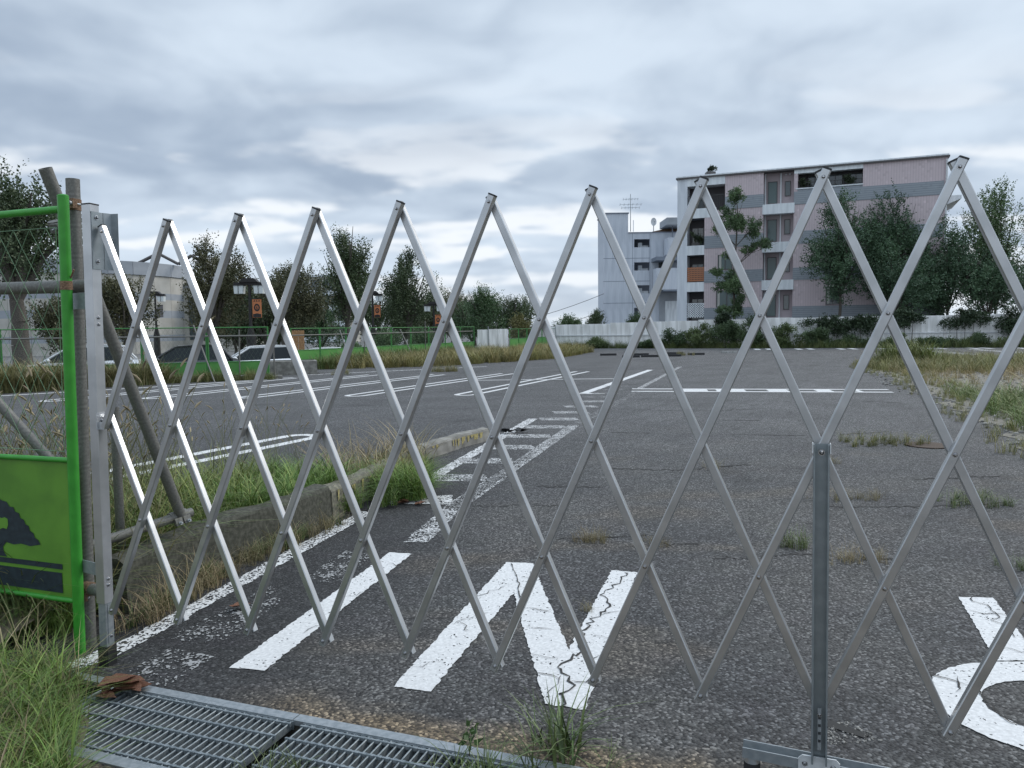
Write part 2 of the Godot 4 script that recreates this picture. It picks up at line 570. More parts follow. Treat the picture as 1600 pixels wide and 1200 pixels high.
func tree(called: String, label: String, at: Vector3, top: float, bottom: float, half: float, sd: int, look: String, group := "", leafsize := 0.14, trunk_r := 0.0, category := "tree") -> Node3D:
	var o := thing(called, label, category, at, 0.0, group)
	var r := RandomNumberGenerator.new()
	r.seed = sd
	var pal := {
		"zelkova": [Color(0.036, 0.055, 0.026), Color(0.096, 0.134, 0.058), 1.1],
		"brown": [Color(0.046, 0.054, 0.026), Color(0.134, 0.125, 0.059), 1.0],
		"green": [Color(0.036, 0.069, 0.031), Color(0.096, 0.160, 0.067), 0.7],
		"bluegreen": [Color(0.036, 0.069, 0.038), Color(0.092, 0.160, 0.084), 0.6],
		"light": [Color(0.054, 0.096, 0.044), Color(0.141, 0.211, 0.092), 0.7],
		"yellow": [Color(0.077, 0.079, 0.026), Color(0.205, 0.186, 0.064), 0.5]}
	var p: Array = pal[look]
	var hy := (top - bottom) / 2.0
	var cy := (top + bottom) / 2.0 - at.y
	var tr := MB.new()
	var r0 := trunk_r if trunk_r > 0 else 0.035 * (top - at.y) * 0.6 + 0.03
	var prev := Vector3.ZERO
	var fork := Vector3(r.randf_range(-0.15, 0.15), maxf(bottom - at.y + hy * 0.15, 0.5), r.randf_range(-0.15, 0.15))
	var steps := 4
	for i in steps:
		var f := (i + 1.0) / steps
		var q := fork * f + Vector3(r.randf_range(-0.05, 0.05), 0, r.randf_range(-0.05, 0.05)) * (1.0 if i < steps - 1 else 0.0)
		tr.tube(prev, q, r0 * (1.25 - 0.25 * i if i == 0 else 1.0 - 0.1 * i), r0 * (1.0 - 0.1 * (i + 1)), 9, false)
		prev = q
	for i in 9:
		var a := TAU * i / 9.0 + r.randf() * 0.6
		var reach := r.randf_range(0.35, 0.8)
		var tip := Vector3(cos(a) * half * reach, cy + hy * r.randf_range(-0.1, 0.75), sin(a) * half * reach)
		var midp := fork.lerp(tip, 0.45) + Vector3(0, hy * 0.12, 0)
		tr.tube(fork - Vector3(0, 0.1, 0), midp, r0 * 0.48, r0 * 0.28, 6, false)
		tr.tube(midp, tip, r0 * 0.28, r0 * 0.07, 5, false)
		for k in 2:
			var sub := midp.lerp(tip, 0.3 + 0.3 * k) + Vector3(r.randfn() * half * 0.2, hy * r.randf_range(0.1, 0.3), r.randfn() * half * 0.2)
			tr.tube(midp.lerp(tip, 0.15 + 0.3 * k), sub, r0 * 0.16, r0 * 0.04, 4, false)
	part("trunk", tr, M.bark, o)
	var area := half * hy
	var sprays := int(clampf(260 + area * 150, 260, 1500) * pow(0.14 / leafsize, 0.8))
	var b := crown(sd + 5, Vector3(0, cy, 0), Vector3(half, hy, half), leafsize, p[0], p[1], p[2], sprays, 22, clampf(hy * 0.42, 0.35, 0.95))
	part("crown", b, M.leaf, o)
	return o

# a thin trunk whose crown is a handful of uneven lobes: [x, height, half width, half height, sprays]
func lobed_tree(called: String, label: String, at: Vector3, lobes: Array, sd: int) -> void:
	var o := thing(called, label, "tree", at)
	var r := RandomNumberGenerator.new()
	r.seed = sd
	var tr := MB.new()
	var path := [Vector3.ZERO, Vector3(0.08, 2.5, 0), Vector3(-0.05, 5.0, 0.05), Vector3(0.15, 7.4, 0), Vector3(0.25, 9.4, 0), Vector3(0.15, 11.2, 0)]
	for i in 5:
		tr.tube(path[i], path[i + 1], 0.12 - 0.02 * i, 0.10 - 0.02 * i, 7, false)
	var all := MB.new()
	for q in lobes:
		var c := Vector3(q[0], q[1], r.randf_range(-0.4, 0.4))
		var from: Vector3 = Vector3(0.1, maxf(0.5, q[1] - 0.7 - absf(q[0]) * 0.5), 0)
		tr.tube(from, c, 0.045, 0.012, 5, false)
		for k in 5:
			tr.tube(from.lerp(c, 0.3 + 0.14 * k), c + Vector3(r.randfn() * q[2] * 0.5, r.randf_range(-0.2, 0.7) * q[3], r.randfn() * 0.4), 0.016, 0.005, 4, false)
		var b := crown(sd + int(q[1] * 7.0), c, Vector3(q[2], q[3], q[2] * 0.8), 0.15, Color(0.055, 0.095, 0.045), Color(0.14, 0.21, 0.095), 0.6, int(q[4] * 1.9), 7, 0.5)
		all.v.append_array(b.v)
		all.n.append_array(b.n)
		all.t.append_array(b.t)
		all.c.append_array(b.c)
	part("trunk", tr, M.bark, o)
	part("crown", all, M.leaf, o)

# a shared clump of blades, one metre high
func tuft(sd: int, blades: int, spread: float, width: float, droop: float, cols: Array) -> ArrayMesh:
	var r := RandomNumberGenerator.new()
	r.seed = sd
	var b := MB.new()
	for i in blades:
		var a := r.randf() * TAU
		var root := Vector3(r.randfn() * spread * 0.4, 0, r.randfn() * spread * 0.4)
		var out := Vector3(cos(a), 0, sin(a))
		var side := Vector3(-sin(a), 0, cos(a)).rotated(Vector3.UP, r.randf_range(-0.7, 0.7))
		var hgt := r.randf_range(0.5, 1.05)
		var bend := droop * r.randf_range(0.3, 1.4)
		var w := width * r.randf_range(0.7, 1.2)
		var base: Color = cols[r.randi() % cols.size()]
		var kx := r.randf_range(0.8, 1.2)
		b.col = Color(base.r * kx, base.g * kx, base.b * kx)
		var segs := 4
		var pts: Array = []
		for j in segs + 1:
			var f := float(j) / segs
			pts.append(root + Vector3.UP * hgt * (f - 0.38 * bend * f * f) + out * bend * hgt * f * f * 0.75)
		for j in segs:
			var f0 := float(j) / segs
			var f1 := float(j + 1) / segs
			var w0 := w * (1.0 - f0 * f0 * 0.9)
			var w1 := w * (1.0 - f1 * f1 * 0.97)
			var p0: Vector3 = pts[j]
			var p1: Vector3 = pts[j + 1]
			var nn := side.cross(p1 - p0).normalized()
			if nn.y < 0:
				nn = -nn
			b.tri_n(p0 - side * w0, p1 + side * w1, p0 + side * w0, nn)
			b.tri_n(p0 - side * w0, p1 - side * w1, p1 + side * w1, nn)
	return b.mesh()

# foxtail stalks: a thin bent stem with a fuzzy head that hangs over
func foxtail(sd: int, stalks: int) -> ArrayMesh:
	var r := RandomNumberGenerator.new()
	r.seed = sd
	var b := MB.new()
	for i in stalks:
		var a := r.randf() * TAU
		var out := Vector3(cos(a), 0, sin(a))
		var root := Vector3(r.randfn() * 0.08, 0, r.randfn() * 0.08)
		var hgt := r.randf_range(0.65, 1.0)
		var bend := r.randf_range(0.1, 0.35)
		var prev := root
		b.col = Color(0.13, 0.14, 0.06)
		for j in 4:
			var f := (j + 1) / 4.0
			var q := root + Vector3.UP * hgt * f + out * bend * f * f
			b.tube(prev, q, 0.0018, 0.0014, 3, false)
			prev = q
		var dir := (out * 0.7 + Vector3.UP * r.randf_range(0.2, 1.6)).normalized()
		var ln := r.randf_range(0.04, 0.07)
		var tone := r.randf_range(0.75, 1.2)
		b.col = Color(0.27 * tone, 0.225 * tone, 0.14 * tone)
		var p := prev
		for j in 4:
			var q := p + dir * ln / 4.0
			dir = (dir + Vector3.DOWN * 0.16).normalized()
			var rs: Array = [0.0025, 0.0055, 0.006, 0.004, 0.0008]
			b.tube(p, q, rs[j], rs[j + 1], 6, false)
			p = q
		for j in 26:
			var f := r.randf()
			var c0 := prev.lerp(p, f)
			var d := (rv(r) + dir * 0.5).normalized() * r.randf_range(0.008, 0.016)
			var sd2 := d.cross(rv(r)).normalized() * 0.0008
			b.tri_n(c0 - sd2, c0 + sd2, c0 + d, Vector3.UP)
	return b.mesh()

func inside(poly: PackedVector2Array, r: RandomNumberGenerator) -> Vector2:
	var lo := poly[0]
	var hi := poly[0]
	for q in poly:
		lo = lo.min(q)
		hi = hi.max(q)
	for i in 60:
		var p := Vector2(r.randf_range(lo.x, hi.x), r.randf_range(lo.y, hi.y))
		if Geometry2D.is_point_in_polygon(p, poly):
			return p
	return poly[0]

func many(called: String, mesh: Mesh, m: Material, xs: Array, cols: Array, parent: Node) -> MultiMeshInstance3D:
	var mm := MultiMesh.new()
	mm.transform_format = MultiMesh.TRANSFORM_3D
	mm.use_colors = true
	mm.mesh = mesh
	mm.instance_count = xs.size()
	for i in xs.size():
		mm.set_instance_transform(i, xs[i])
		mm.set_instance_color(i, cols[i])
	var o := MultiMeshInstance3D.new()
	o.multimesh = mm
	o.material_override = m
	o.name = numbered(called) if parent == self else called
	parent.add_child(o, true)
	o.set_meta("kind", "stuff")
	return o

func scatter(called: String, label: String, poly: Array, count: int, h0: float, h1: float, mesh: Mesh, m: Material, sd: int, y := 0.0, tint := Color(1, 1, 1), vary := 0.25, clumping := 0.0, category := "grass") -> MultiMeshInstance3D:
	var r := RandomNumberGenerator.new()
	r.seed = sd
	var f := noise(0.9, sd, 3)
	var pp := PackedVector2Array(poly)
	var xs: Array = []
	var cs: Array = []
	var tries := 0
	while xs.size() < count and tries < count * 6:
		tries += 1
		var q := inside(pp, r)
		var d := f.get_noise_2d(q.x * 1.6, q.y * 1.6)
		if clumping > 0 and r.randf() > clampf(0.5 + d * 2.2 * clumping, 0.04, 1.0):
			continue
		var hgt := r.randf_range(h0, h1) * (1.0 + d * 0.55)
		var wide := hgt * r.randf_range(0.8, 1.25)
		var bs := Basis(Vector3.UP, r.randf() * TAU).scaled(Vector3(wide, hgt, wide))
		xs.append(Transform3D(bs, Vector3(q.x, y, q.y)))
		var k := 1.0 + r.randf_range(-vary, vary) + d * 0.3
		cs.append(Color(tint.r * k, tint.g * k * (1.0 + 0.12 * f.get_noise_2d(q.x + 40, q.y)), tint.b * k))
	var o := many(called, mesh, m, xs, cs, self)
	tag(o, label, category, "", "stuff")
	return o

# ---------------------------------------------------------------- the ground
var tone_a := FastNoiseLite.new()
var tone_b := FastNoiseLite.new()

func asphalt_tone(x: float, z: float) -> Color:
	var n1 := tone_a.get_noise_2d(x, z)
	var n2 := tone_b.get_noise_2d(x, z)
	var b := -x * sin(YAW) + z * cos(YAW)
	var a := x * cos(YAW) + z * sin(YAW)
	# the newer, darker strip by the kerb ends along an old joint
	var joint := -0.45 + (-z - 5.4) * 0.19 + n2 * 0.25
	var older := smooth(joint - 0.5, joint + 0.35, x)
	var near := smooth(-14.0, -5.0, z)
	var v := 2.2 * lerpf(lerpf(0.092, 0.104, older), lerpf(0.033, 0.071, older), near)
	v *= 1.0 + n1 * 0.28 + n2 * 0.2
	var c := Color(v, v * 0.995, v * 1.0)
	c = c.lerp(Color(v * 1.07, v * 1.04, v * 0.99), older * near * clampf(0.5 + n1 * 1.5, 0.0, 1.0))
	# washed-out sand
	var sand := smooth(0.22, 0.55, tone_a.get_noise_2d(x * 0.6 + 60.0, z * 1.7)) * older * smooth(-13.0, -4.0, z) * 0.27
	sand = maxf(sand, smooth(-2.70, -2.53, b + n2 * 0.1) * smooth(-2.1, -1.5, a + n1 * 0.4) * (1.0 + n2 * 0.4))
	if b > -2.1:
		sand = maxf(sand, 0.55 + n1 * 0.4)
	var oil := smooth(0.42, 0.7, tone_b.get_noise_2d(x * 0.42 - 20.0, z * 0.42 + 9.0))
	c = c.lerp(Color(0.05, 0.05, 0.05), oil * 0.55)
	return c.lerp(Color(0.36, 0.275, 0.175), clampf(sand, 0.0, 0.95))

func grid(as_: Array, bs: Array, keep: Callable) -> MB:
	var m := MB.new()
	var cols: Array = []
	for b in bs:
		var row: Array = []
		for a in as_:
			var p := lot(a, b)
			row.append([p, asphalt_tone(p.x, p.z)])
		cols.append(row)
	for j in bs.size() - 1:
		for i in as_.size() - 1:
			var q := [cols[j][i], cols[j][i + 1], cols[j + 1][i + 1], cols[j + 1][i]]
			var mid: Vector3 = (q[0][0] + q[2][0]) * 0.5
			if not keep.call(mid):
				continue
			for k in [0, 1, 2, 0, 2, 3] if bs[1] > bs[0] else [0, 2, 1, 0, 3, 2]:
				m.col = q[k][1]
				m.vert(q[k][0], Vector3.UP, Vector2(q[k][0].x, q[k][0].z))
	return m

func spaced(from: float, to: float, first: float, grow: float) -> Array:
	var o: Array = [from]
	var s := signf(to - from)
	var x := from
	var d := first
	while absf(x - from) < absf(to - from):
		x += d * s
		d *= grow
		o.append(x)
	return o

# a painted outline whose edges follow the stones
func rough_poly(pts: Array, step: float, jit: float, r: RandomNumberGenerator) -> PackedVector2Array:
	var o := PackedVector2Array()
	for i in pts.size():
		var a: Vector2 = pts[i]
		var b: Vector2 = pts[(i + 1) % pts.size()]
		var k := maxi(1, int(a.distance_to(b) / step))
		for j in k:
			var p := a.lerp(b, float(j) / k)
			o.append(p + (Vector2(r.randf_range(-jit, jit), r.randf_range(-jit, jit)) if jit > 0 else Vector2.ZERO))
	return o

func marking(called: String, pts: Array, m: Material, parent: Node, step := 0.02, jit := 0.005, label := "", y := 0.004) -> void:
	var b := MB.new()
	b.flat(rough_poly(pts, step, jit, rng), y)
	var o := part(called, b, m, parent)
	if label:
		o.set_meta("label", label)

func stripe(called: String, a: Vector2, b: Vector2, w: float, m: Material, parent: Node, jit := 0.006, y := 0.004) -> void:
	var n := (b - a).normalized().orthogonal() * w * 0.5
	marking(called, [a - n, b - n, b + n, a + n], m, parent, 0.12 if a.distance_to(b) > 3 else 0.04, jit, "", y)

# the long double line between two bays, closed in a hairpin at end a
func hairpin(a: Vector2, b: Vector2, gap: float, w: float, m: Material, parent: Node) -> void:
	var d := (b - a).normalized()
	var n := d.orthogonal() * gap * 0.5
	var out: Array = []
	var inn: Array = []
	for i in 9:
		var t := PI * i / 8.0 - PI / 2
		out.append(a + d * (gap * 0.5 - cos(t) * (gap * 0.5 + w * 0.5)) + n.normalized() * sin(t) * (gap * 0.5 + w * 0.5))
		inn.append(a + d * (gap * 0.5 - cos(t) * (gap * 0.5 - w * 0.5)) + n.normalized() * sin(t) * (gap * 0.5 - w * 0.5))
	var e := n.normalized()
	out.append(b + e * (gap * 0.5 + w * 0.5))
	inn.append(b + e * (gap * 0.5 - w * 0.5))
	out.push_front(b - e * (gap * 0.5 + w * 0.5))
	inn.push_front(b - e * (gap * 0.5 - w * 0.5))
	var mb := MB.new()
	for i in out.size() - 1:
		mb.flat(PackedVector2Array([out[i], out[i + 1], inn[i + 1], inn[i]]), 0.004)
	part("bay_line", mb, m, parent)

func crack(pts: Array, w: float, parent: Node, y := 0.0075, wander := 0.02, sd := 0) -> void:
	var r := RandomNumberGenerator.new()
	r.seed = 900 + sd
	var fine: Array = []
	for i in pts.size() - 1:
		var a: Vector2 = pts[i]
		var b: Vector2 = pts[i + 1]
		var k := maxi(2, int(a.distance_to(b) / 0.035))
		for j in k:
			fine.append(a.lerp(b, float(j) / k) + Vector2(r.randfn(), r.randfn()) * wander * 0.45)
	fine.append(pts[pts.size() - 1])
	var mb := MB.new()
	var lp := Vector2.ZERO
	var rp := Vector2.ZERO
	for i in fine.size():
		var d: Vector2 = (fine[mini(i + 1, fine.size() - 1)] - fine[maxi(i - 1, 0)]).normalized().orthogonal()
		var ww := w * r.randf_range(0.25, 1.0) * 0.5
		if i == 0 or i == fine.size() - 1:
			ww = 0.0004
		var l: Vector2 = fine[i] + d * ww
		var rr: Vector2 = fine[i] - d * ww
		if i > 0:
			mb.flat(PackedVector2Array([lp, l, rr, rp]), y)
		lp = l
		rp = rr
	part("crack", mb, M.crack, parent)

func build_ground() -> void:
	tone_a = noise(0.55, 41, 4)
	tone_b = noise(3.2, 42, 3)
	var land := MB.new()
	land.flat(PackedVector2Array([Vector2(-1500, -1500), Vector2(1500, -1500), Vector2(1500, 60), Vector2(-1500, 60)]), -0.5)
	struct("street_ground", land, M.street)

	var as1: Array = spaced(0.0, -48.0, 0.07, 1.03)
	as1.reverse()
	as1.pop_back()
	var as_ := as1 + spaced(0.0, 70.0, 0.07, 1.03)
	var bs := spaced(-2.44, -66.0, 0.05, 1.028)
	var keep := func(p: Vector3) -> bool:
		# the lot ends at the fence on the left
		if p.z < -21.0 and p.z > -24.4 and p.x < -7.6 - (p.z + 24.2) * -2.58:
			return p.x > -7.6 - (p.z + 24.2) * 2.58 - 0.4
		if p.z <= -24.0:
			return p.x > -8.6 + maxf(0.0, -p.z - 29.0) * 0.413
		return p.x > -30.0
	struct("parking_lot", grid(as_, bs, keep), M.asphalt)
	var as2: Array = spaced(0.0, -14.0, 0.09, 1.05)
	as2.reverse()
	as2.pop_back()
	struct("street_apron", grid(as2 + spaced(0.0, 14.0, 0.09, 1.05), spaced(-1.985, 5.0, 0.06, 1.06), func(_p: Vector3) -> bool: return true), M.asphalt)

	# paint on the lot
	var lines := Node3D.new()
	lines.name = "road_markings"
	add_child(lines)
	lines.set_meta("kind", "structure")
	var v := func(l: Array) -> Array:
		var o: Array = []
		for q in l:
			o.append(Vector2(q[0], q[1]))
		return o
	marking("painted_letter", v.call([[-1.29, -3.37], [-1.12, -3.34], [-0.69, -5.10], [-0.845, -5.14]]), M.paint, lines, 0.02, 0.006, "white painted letter I")
	marking("painted_letter", v.call([[-0.52, -3.17], [-0.355, -3.12], [-0.005, -4.31], [0.12, -3.0], [0.275, -2.95], [0.76, -4.65], [0.61, -4.70], [0.252, -3.52], [0.12, -4.86], [-0.05, -4.89]]), M.paint, lines, 0.02, 0.006, "white painted letter N")
	# the upside-down letter by the right edge: leg, bowl and stem
	var bowl: Array = []
	for i in 13:
		var t := PI * 0.5 + PI * i / 12.0
		bowl.append(Vector2(2.14 + cos(t) * 0.47, -2.92 - sin(t) * 0.42))
	for i in 13:
		var t := PI * 1.5 - PI * i / 12.0
		bowl.append(Vector2(2.14 + cos(t) * 0.28, -2.92 - sin(t) * 0.235))
	var arc: Array = []
	for i in 26:
		arc.append(bowl[i])
	# outer arc from the top round the left to the bottom, then the arm, then back along the inner arc
	var c_shape: Array = [Vector2(2.93, -3.34)] + arc.slice(0, 13) + [Vector2(2.93, -2.5), Vector2(2.93, -2.685)] + arc.slice(13, 26) + [Vector2(2.93, -3.155)]
	marking("painted_letter_bowl", c_shape, M.paint, lines, 0.02, 0.004, "white painted bowl of an upside-down letter R")
	marking("painted_letter_leg", v.call([[2.46, -4.16], [2.64, -4.14], [2.36, -3.352], [2.16, -3.352]]), M.paint, lines, 0.02, 0.004, "white painted leg of an upside-down letter R")
	marking("painted_letter_stem", v.call([[2.945, -4.2], [2.945, -2.5], [3.12, -2.5], [3.12, -4.2]]), M.paint, lines, 0.02, 0.004)
	# worn line along the kerb, flaked remains beside it
	marking("kerb_line", v.call([[-2.02, -3.34], [-1.88, -3.46], [-1.30, -5.72], [-1.17, -6.28], [-1.27, -6.34], [-1.44, -5.7], [-1.93, -3.7], [-2.08, -3.4]]), M.paint_fair, lines, 0.03, 0.009)
	marking("worn_patch", v.call([[-1.72, -3.72], [-1.45, -3.6], [-1.3, -4.2], [-1.45, -4.5]]), M.paint_gone, lines)
	marking("worn_patch", v.call([[-1.3, -4.6], [-1.05, -4.5], [-0.95, -5.1], [-1.15, -5.2]]), M.paint_gone, lines)
	marking("worn_patch", v.call([[-1.75, -3.28], [-1.5, -3.2], [-1.4, -3.5], [-1.66, -3.6]]), M.paint_gone, lines)
	# hatched strip that runs on from the kerb
	marking("hatch_edge", v.call([[-0.79, -5.38], [-0.61, -5.38], [-0.40, -6.6], [0.30, -9.2], [0.20, -9.2], [-0.56, -6.6]]), M.paint_worn, lines, 0.04, 0.01)
	marking("hatch_edge", v.call([[-0.58, -6.4], [-0.42, -6.4], [1.03, -11.75], [0.86, -11.8]]), M.paint_worn, lines, 0.04, 0.01)
	marking("hatch_edge", v.call([[1.03, -11.75], [0.87, -11.8], [2.86, -17.9], [3.02, -17.85]]), M.paint_gone, lines, 0.06, 0.01)
	marking("hatch_edge", v.call([[3.0, -18.6], [3.15, -18.6], [6.3, -28.4], [6.15, -28.4]]), M.paint_worn, lines, 0.1, 0.01)
	marking("hatch_edge", v.call([[-0.86, -7.9], [-0.72, -7.9], [0.42, -12.7], [0.27, -12.75]]), M.paint_fair, lines, 0.05, 0.01)
	for i in 14:
		var z := -6.55 - i * 0.98
		var f := (z + 6.55) / -5.2
		var xr := -0.52 + f * 1.43
		var xl := xr - 0.62 - (0.0 if i > 0 else 0.0)
		var w := 0.36
		var m: Material = M.paint_fair if i < 1 else (M.paint_worn if i < 10 else M.paint_gone)
		marking("hatch_bar", [Vector2(xl, z - 0.05), Vector2(xr, z + 0.0), Vector2(xr - 0.04, z - w), Vector2(xl - 0.04, z - w - 0.05)], m, lines, 0.04, 0.01)
	# bays on the left
	var P := M.paint as Material
	hairpin(Vector2(-2.93, -11.04), Vector2(-4.4, -7.9), 0.46, 0.17, P, lines)
	hairpin(Vector2(-3.67, -17.45), Vector2(-0.14, -25.4), 0.42, 0.13, P, lines)
	hairpin(Vector2(-1.14, -17.35), Vector2(2.4, -26.1), 0.42, 0.13, P, lines)
	hairpin(Vector2(-6.1, -17.3), Vector2(-2.4, -25.3), 0.42, 0.13, P, lines)
	hairpin(Vector2(-8.3, -17.4), Vector2(-4.6, -25.6), 0.42, 0.13, P, lines)
	hairpin(Vector2(-10.4, -17.0), Vector2(-7.0, -24.4), 0.42, 0.13, P, lines)
	stripe("bay_line", Vector2(1.6, -17.4), Vector2(4.8, -26.6), 0.2, P, lines)
	stripe("bay_line", Vector2(1.52, -17.45), Vector2(2.1, -17.4), 0.18, P, lines)
	stripe("edge_line", Vector2(-13.2, -18.0), Vector2(-9.9, -21.0), 0.16, P, lines)
	stripe("edge_line", Vector2(-9.9, -21.0), Vector2(-7.0, -24.6), 0.16, P, lines)
	stripe("edge_line", Vector2(-7.0, -25.9), Vector2(-1.0, -30.2), 0.2, M.paint_fair, lines)
	stripe("cross_line", Vector2(-1.0, -22.3), Vector2(3.2, -22.32), 0.14, P, lines)
	# bay lines seen from their side, half filled in
	var s0 := Vector2(2.85, -18.25)
	var sd := (Vector2(8.65, -17.2) - s0).normalized()
	var sn := sd.orthogonal()
	stripe("slot_line", s0 + sn * 0.36, s0 + sn * 0.36 + sd * 5.8, 0.2, P, lines)
	stripe("slot_line", s0 - sn * 0.36, s0 - sn * 0.36 + sd * 5.7, 0.2, P, lines)
	for seg in [[1.0, 1.75], [1.95, 2.6], [3.1, 3.55], [4.15, 4.5], [5.0, 5.12]]:
		stripe("slot_filling", s0 + sd * seg[0], s0 + sd * seg[1], 0.52, P, lines)
	# far rows of bays
	for i in 9:
		var c := Vector2(15.6 + i * 2.35, -48.6 + i * 0.55)
		for s in [-1.0, 1.0]:
			stripe("bay_line", c + Vector2(s * 0.36 + 0.2, 0.0), c + Vector2(s * 0.36 - 0.3, 2.0), 0.34, P, lines)
	for q in [[19.1, -39.9, 18.0, -35.7], [22.5, -43.1, 21.4, -35.5], [25.6, -43.1, 24.66, -37.0], [28.6, -43.1, 27.5, -36.0], [22.9, -43.1, 21.85, -35.5], [26.0, -43.1, 25.1, -37.0], [16.6, -29.5, 16.0, -26.7], [16.95, -29.5, 16.35, -26.7], [19.8, -30.0, 19.2, -27.2], [10.5, -47.0, 10.1, -45.0], [7.0, -48.0, 6.6, -46.0], [13.2, -48.5, 12.9, -46.5]]:
		stripe("bay_line", Vector2(q[0], q[1]), Vector2(q[2], q[3]), 0.14, P if q[0] > 14 else M.paint_gone, lines)
	# cracks
	var cr := Node3D.new()
	cr.name = "pavement_cracks"
	add_child(cr)
	cr.set_meta("kind", "structure")
	crack(v.call([[0.70, -4.67], [0.60, -4.45], [0.49, -4.25], [0.53, -4.1], [0.40, -3.9], [0.34, -3.72], [0.3, -3.5], [0.2, -3.35], [0.235, -3.2], [0.20, -3.05], [0.21, -2.9]]), 0.015, cr, 0.0075, 0.03, 1)
	crack(v.call([[0.235, -3.2], [0.3, -3.18], [0.36, -3.25]]), 0.008, cr, 0.0085, 0.015, 2)
	crack(v.call([[-0.02, -4.86], [0.02, -4.5], [0.03, -4.2]]), 0.01, cr, 0.0085, 0.012, 3)
	var cs := 4
	for q in [[-0.33, -3.85, -0.14, -4.0], [-0.3, -3.9, -0.22, -3.75], [-0.22, -4.25, -0.05, -4.42], [0.0, -4.1, 0.19, -4.0], [0.04, -3.8, 0.2, -3.75], [0.05, -3.5, 0.2, -3.42], [0.08, -3.3, 0.19, -3.22], [0.39, -3.7, 0.5, -3.6], [0.31, -3.4, 0.43, -3.45], [0.45, -3.95, 0.58, -4.0], [0.14, -3.05, 0.2, -3.25], [-1.05, -3.75, -0.97, -3.9], [-0.98, -4.25, -0.84, -4.35], [-0.46, -3.35, -0.33, -3.4], [-0.8, -4.9, -0.72, -4.8], [0.05, -4.6, 0.17, -4.5]]:
		crack([Vector2(q[0], q[1]), Vector2(q[2], q[3])], 0.006, cr, 0.0085, 0.02, cs)
		cs += 1
	for q in [[2.52, -4.16, 2.5, -3.9, 2.42, -3.7, 2.44, -3.4], [2.4, -3.95, 2.62, -3.85], [2.28, -3.5, 2.45, -3.3], [1.78, -3.25, 1.9, -3.1, 1.86, -2.85, 2.0, -2.65], [1.8, -3.05, 1.9, -3.2], [2.2, -2.7, 2.24, -2.5]]:
		var l: Array = []
		for i in range(0, q.size(), 2):
			l.append(Vector2(q[i], q[i + 1]))
		crack(l, 0.009, cr, 0.0085, 0.03, cs)
		cs += 1
	for q in [[-0.35, -6.45, 0.0, -6.5, 0.5, -6.42], [0.3, -5.45, 0.6, -5.42, 1.0, -5.5], [0.9, -8.2, 1.7, -8.0, 2.6, -8.3], [0.95, -5.3, 1.3, -5.26], [3.0, -10.6, 4.2, -10.4, 5.3, -10.7], [2.6, -6.3, 3.4, -6.25, 4.2, -6.4], [3.9, -7.4, 4.8, -7.5], [2.2, -13.9, 3.6, -13.6, 4.6, -13.9], [1.4, -11.0, 2.0, -10.8], [1.3, -4.9, 1.9, -5.0, 2.5, -4.85], [3.2, -12.3, 4.0, -12.1], [6.2, -15.6, 7.4, -14.6], [0.2, -7.3, 0.9, -7.2]]:
		var l: Array = []
		for i in range(0, q.size(), 2):
			l.append(Vector2(q[i], q[i + 1]))
		crack(l, 0.02 if l[0].y > -7 else 0.035, cr, 0.004, 0.05, cs)
		cs += 1

	# gravelly waste ground on the right
	var gr := MB.new()
	var gp_: Array = [Vector2(14.0, -30.5), Vector2(12.4, -27.0), Vector2(10.2, -20.0), Vector2(8.4, -15.0), Vector2(7.0, -11.2), Vector2(5.7, -8.0), Vector2(5.4, -6.6), Vector2(9.0, -5.0), Vector2(40.0, -20.0), Vector2(30.0, -32.5), Vector2(21.0, -32.2), Vector2(16.5, -31.8)]
	gr.flat(rough_poly(gp_, 0.35, 0.22, rng), 0.006)
	struct("waste_ground", gr, M.gravel_ground)
	# bed of soil behind the kerb
	var soil := MB.new()
	var bed := [[-2.45, -3.45, 0.05], [-2.24, -4.0, 0.2], [-1.96, -4.9, 0.22], [-1.62, -5.75, 0.2], [-1.48, -6.15, 0.05], [-1.2, -8.7, 0.009]]
	for i in bed.size() - 1:
		var p: Array = bed[i]
		var q: Array = bed[i + 1]
		var wid := [3.2, 2.7, 2.2, 1.6, 0.9, 0.2]
		var a := Vector3(p[0], p[2], p[1])
		var c := Vector3(q[0], q[2], q[1])
		var a1 := Vector3(p[0] - wid[i] * 0.5, p[2] * 0.9, p[1] - 0.15 * wid[i])
		var c1 := Vector3(q[0] - wid[i + 1] * 0.5, q[2] * 0.9, q[1] - 0.15 * wid[i + 1])
		var a2 := Vector3(p[0] - wid[i], 0.008, p[1] - 0.3 * wid[i])
		var c2 := Vector3(q[0] - wid[i + 1], 0.008, q[1] - 0.3 * wid[i + 1])
		for l in [[a, c, c1], [a, c1, a1], [a1, c1, c2], [a1, c2, a2]]:
			soil.tri_n(l[0], l[1], l[2], Vector3(0.1, 1, 0).normalized())
	struct("planting_bed", soil, M.earth)
	var verge := MB.new()
	verge.flat(rough_poly([Vector2(-2.05, -3.3), Vector2(-1.62, -2.85), Vector2(-1.35, -2.25), Vector2(-1.0, -1.2), Vector2(-4.5, -1.2), Vector2(-6.0, -4.5), Vector2(-2.6, -3.6)], 0.1, 0.04, rng), 0.006)
	struct("verge_soil", verge, M.earth)

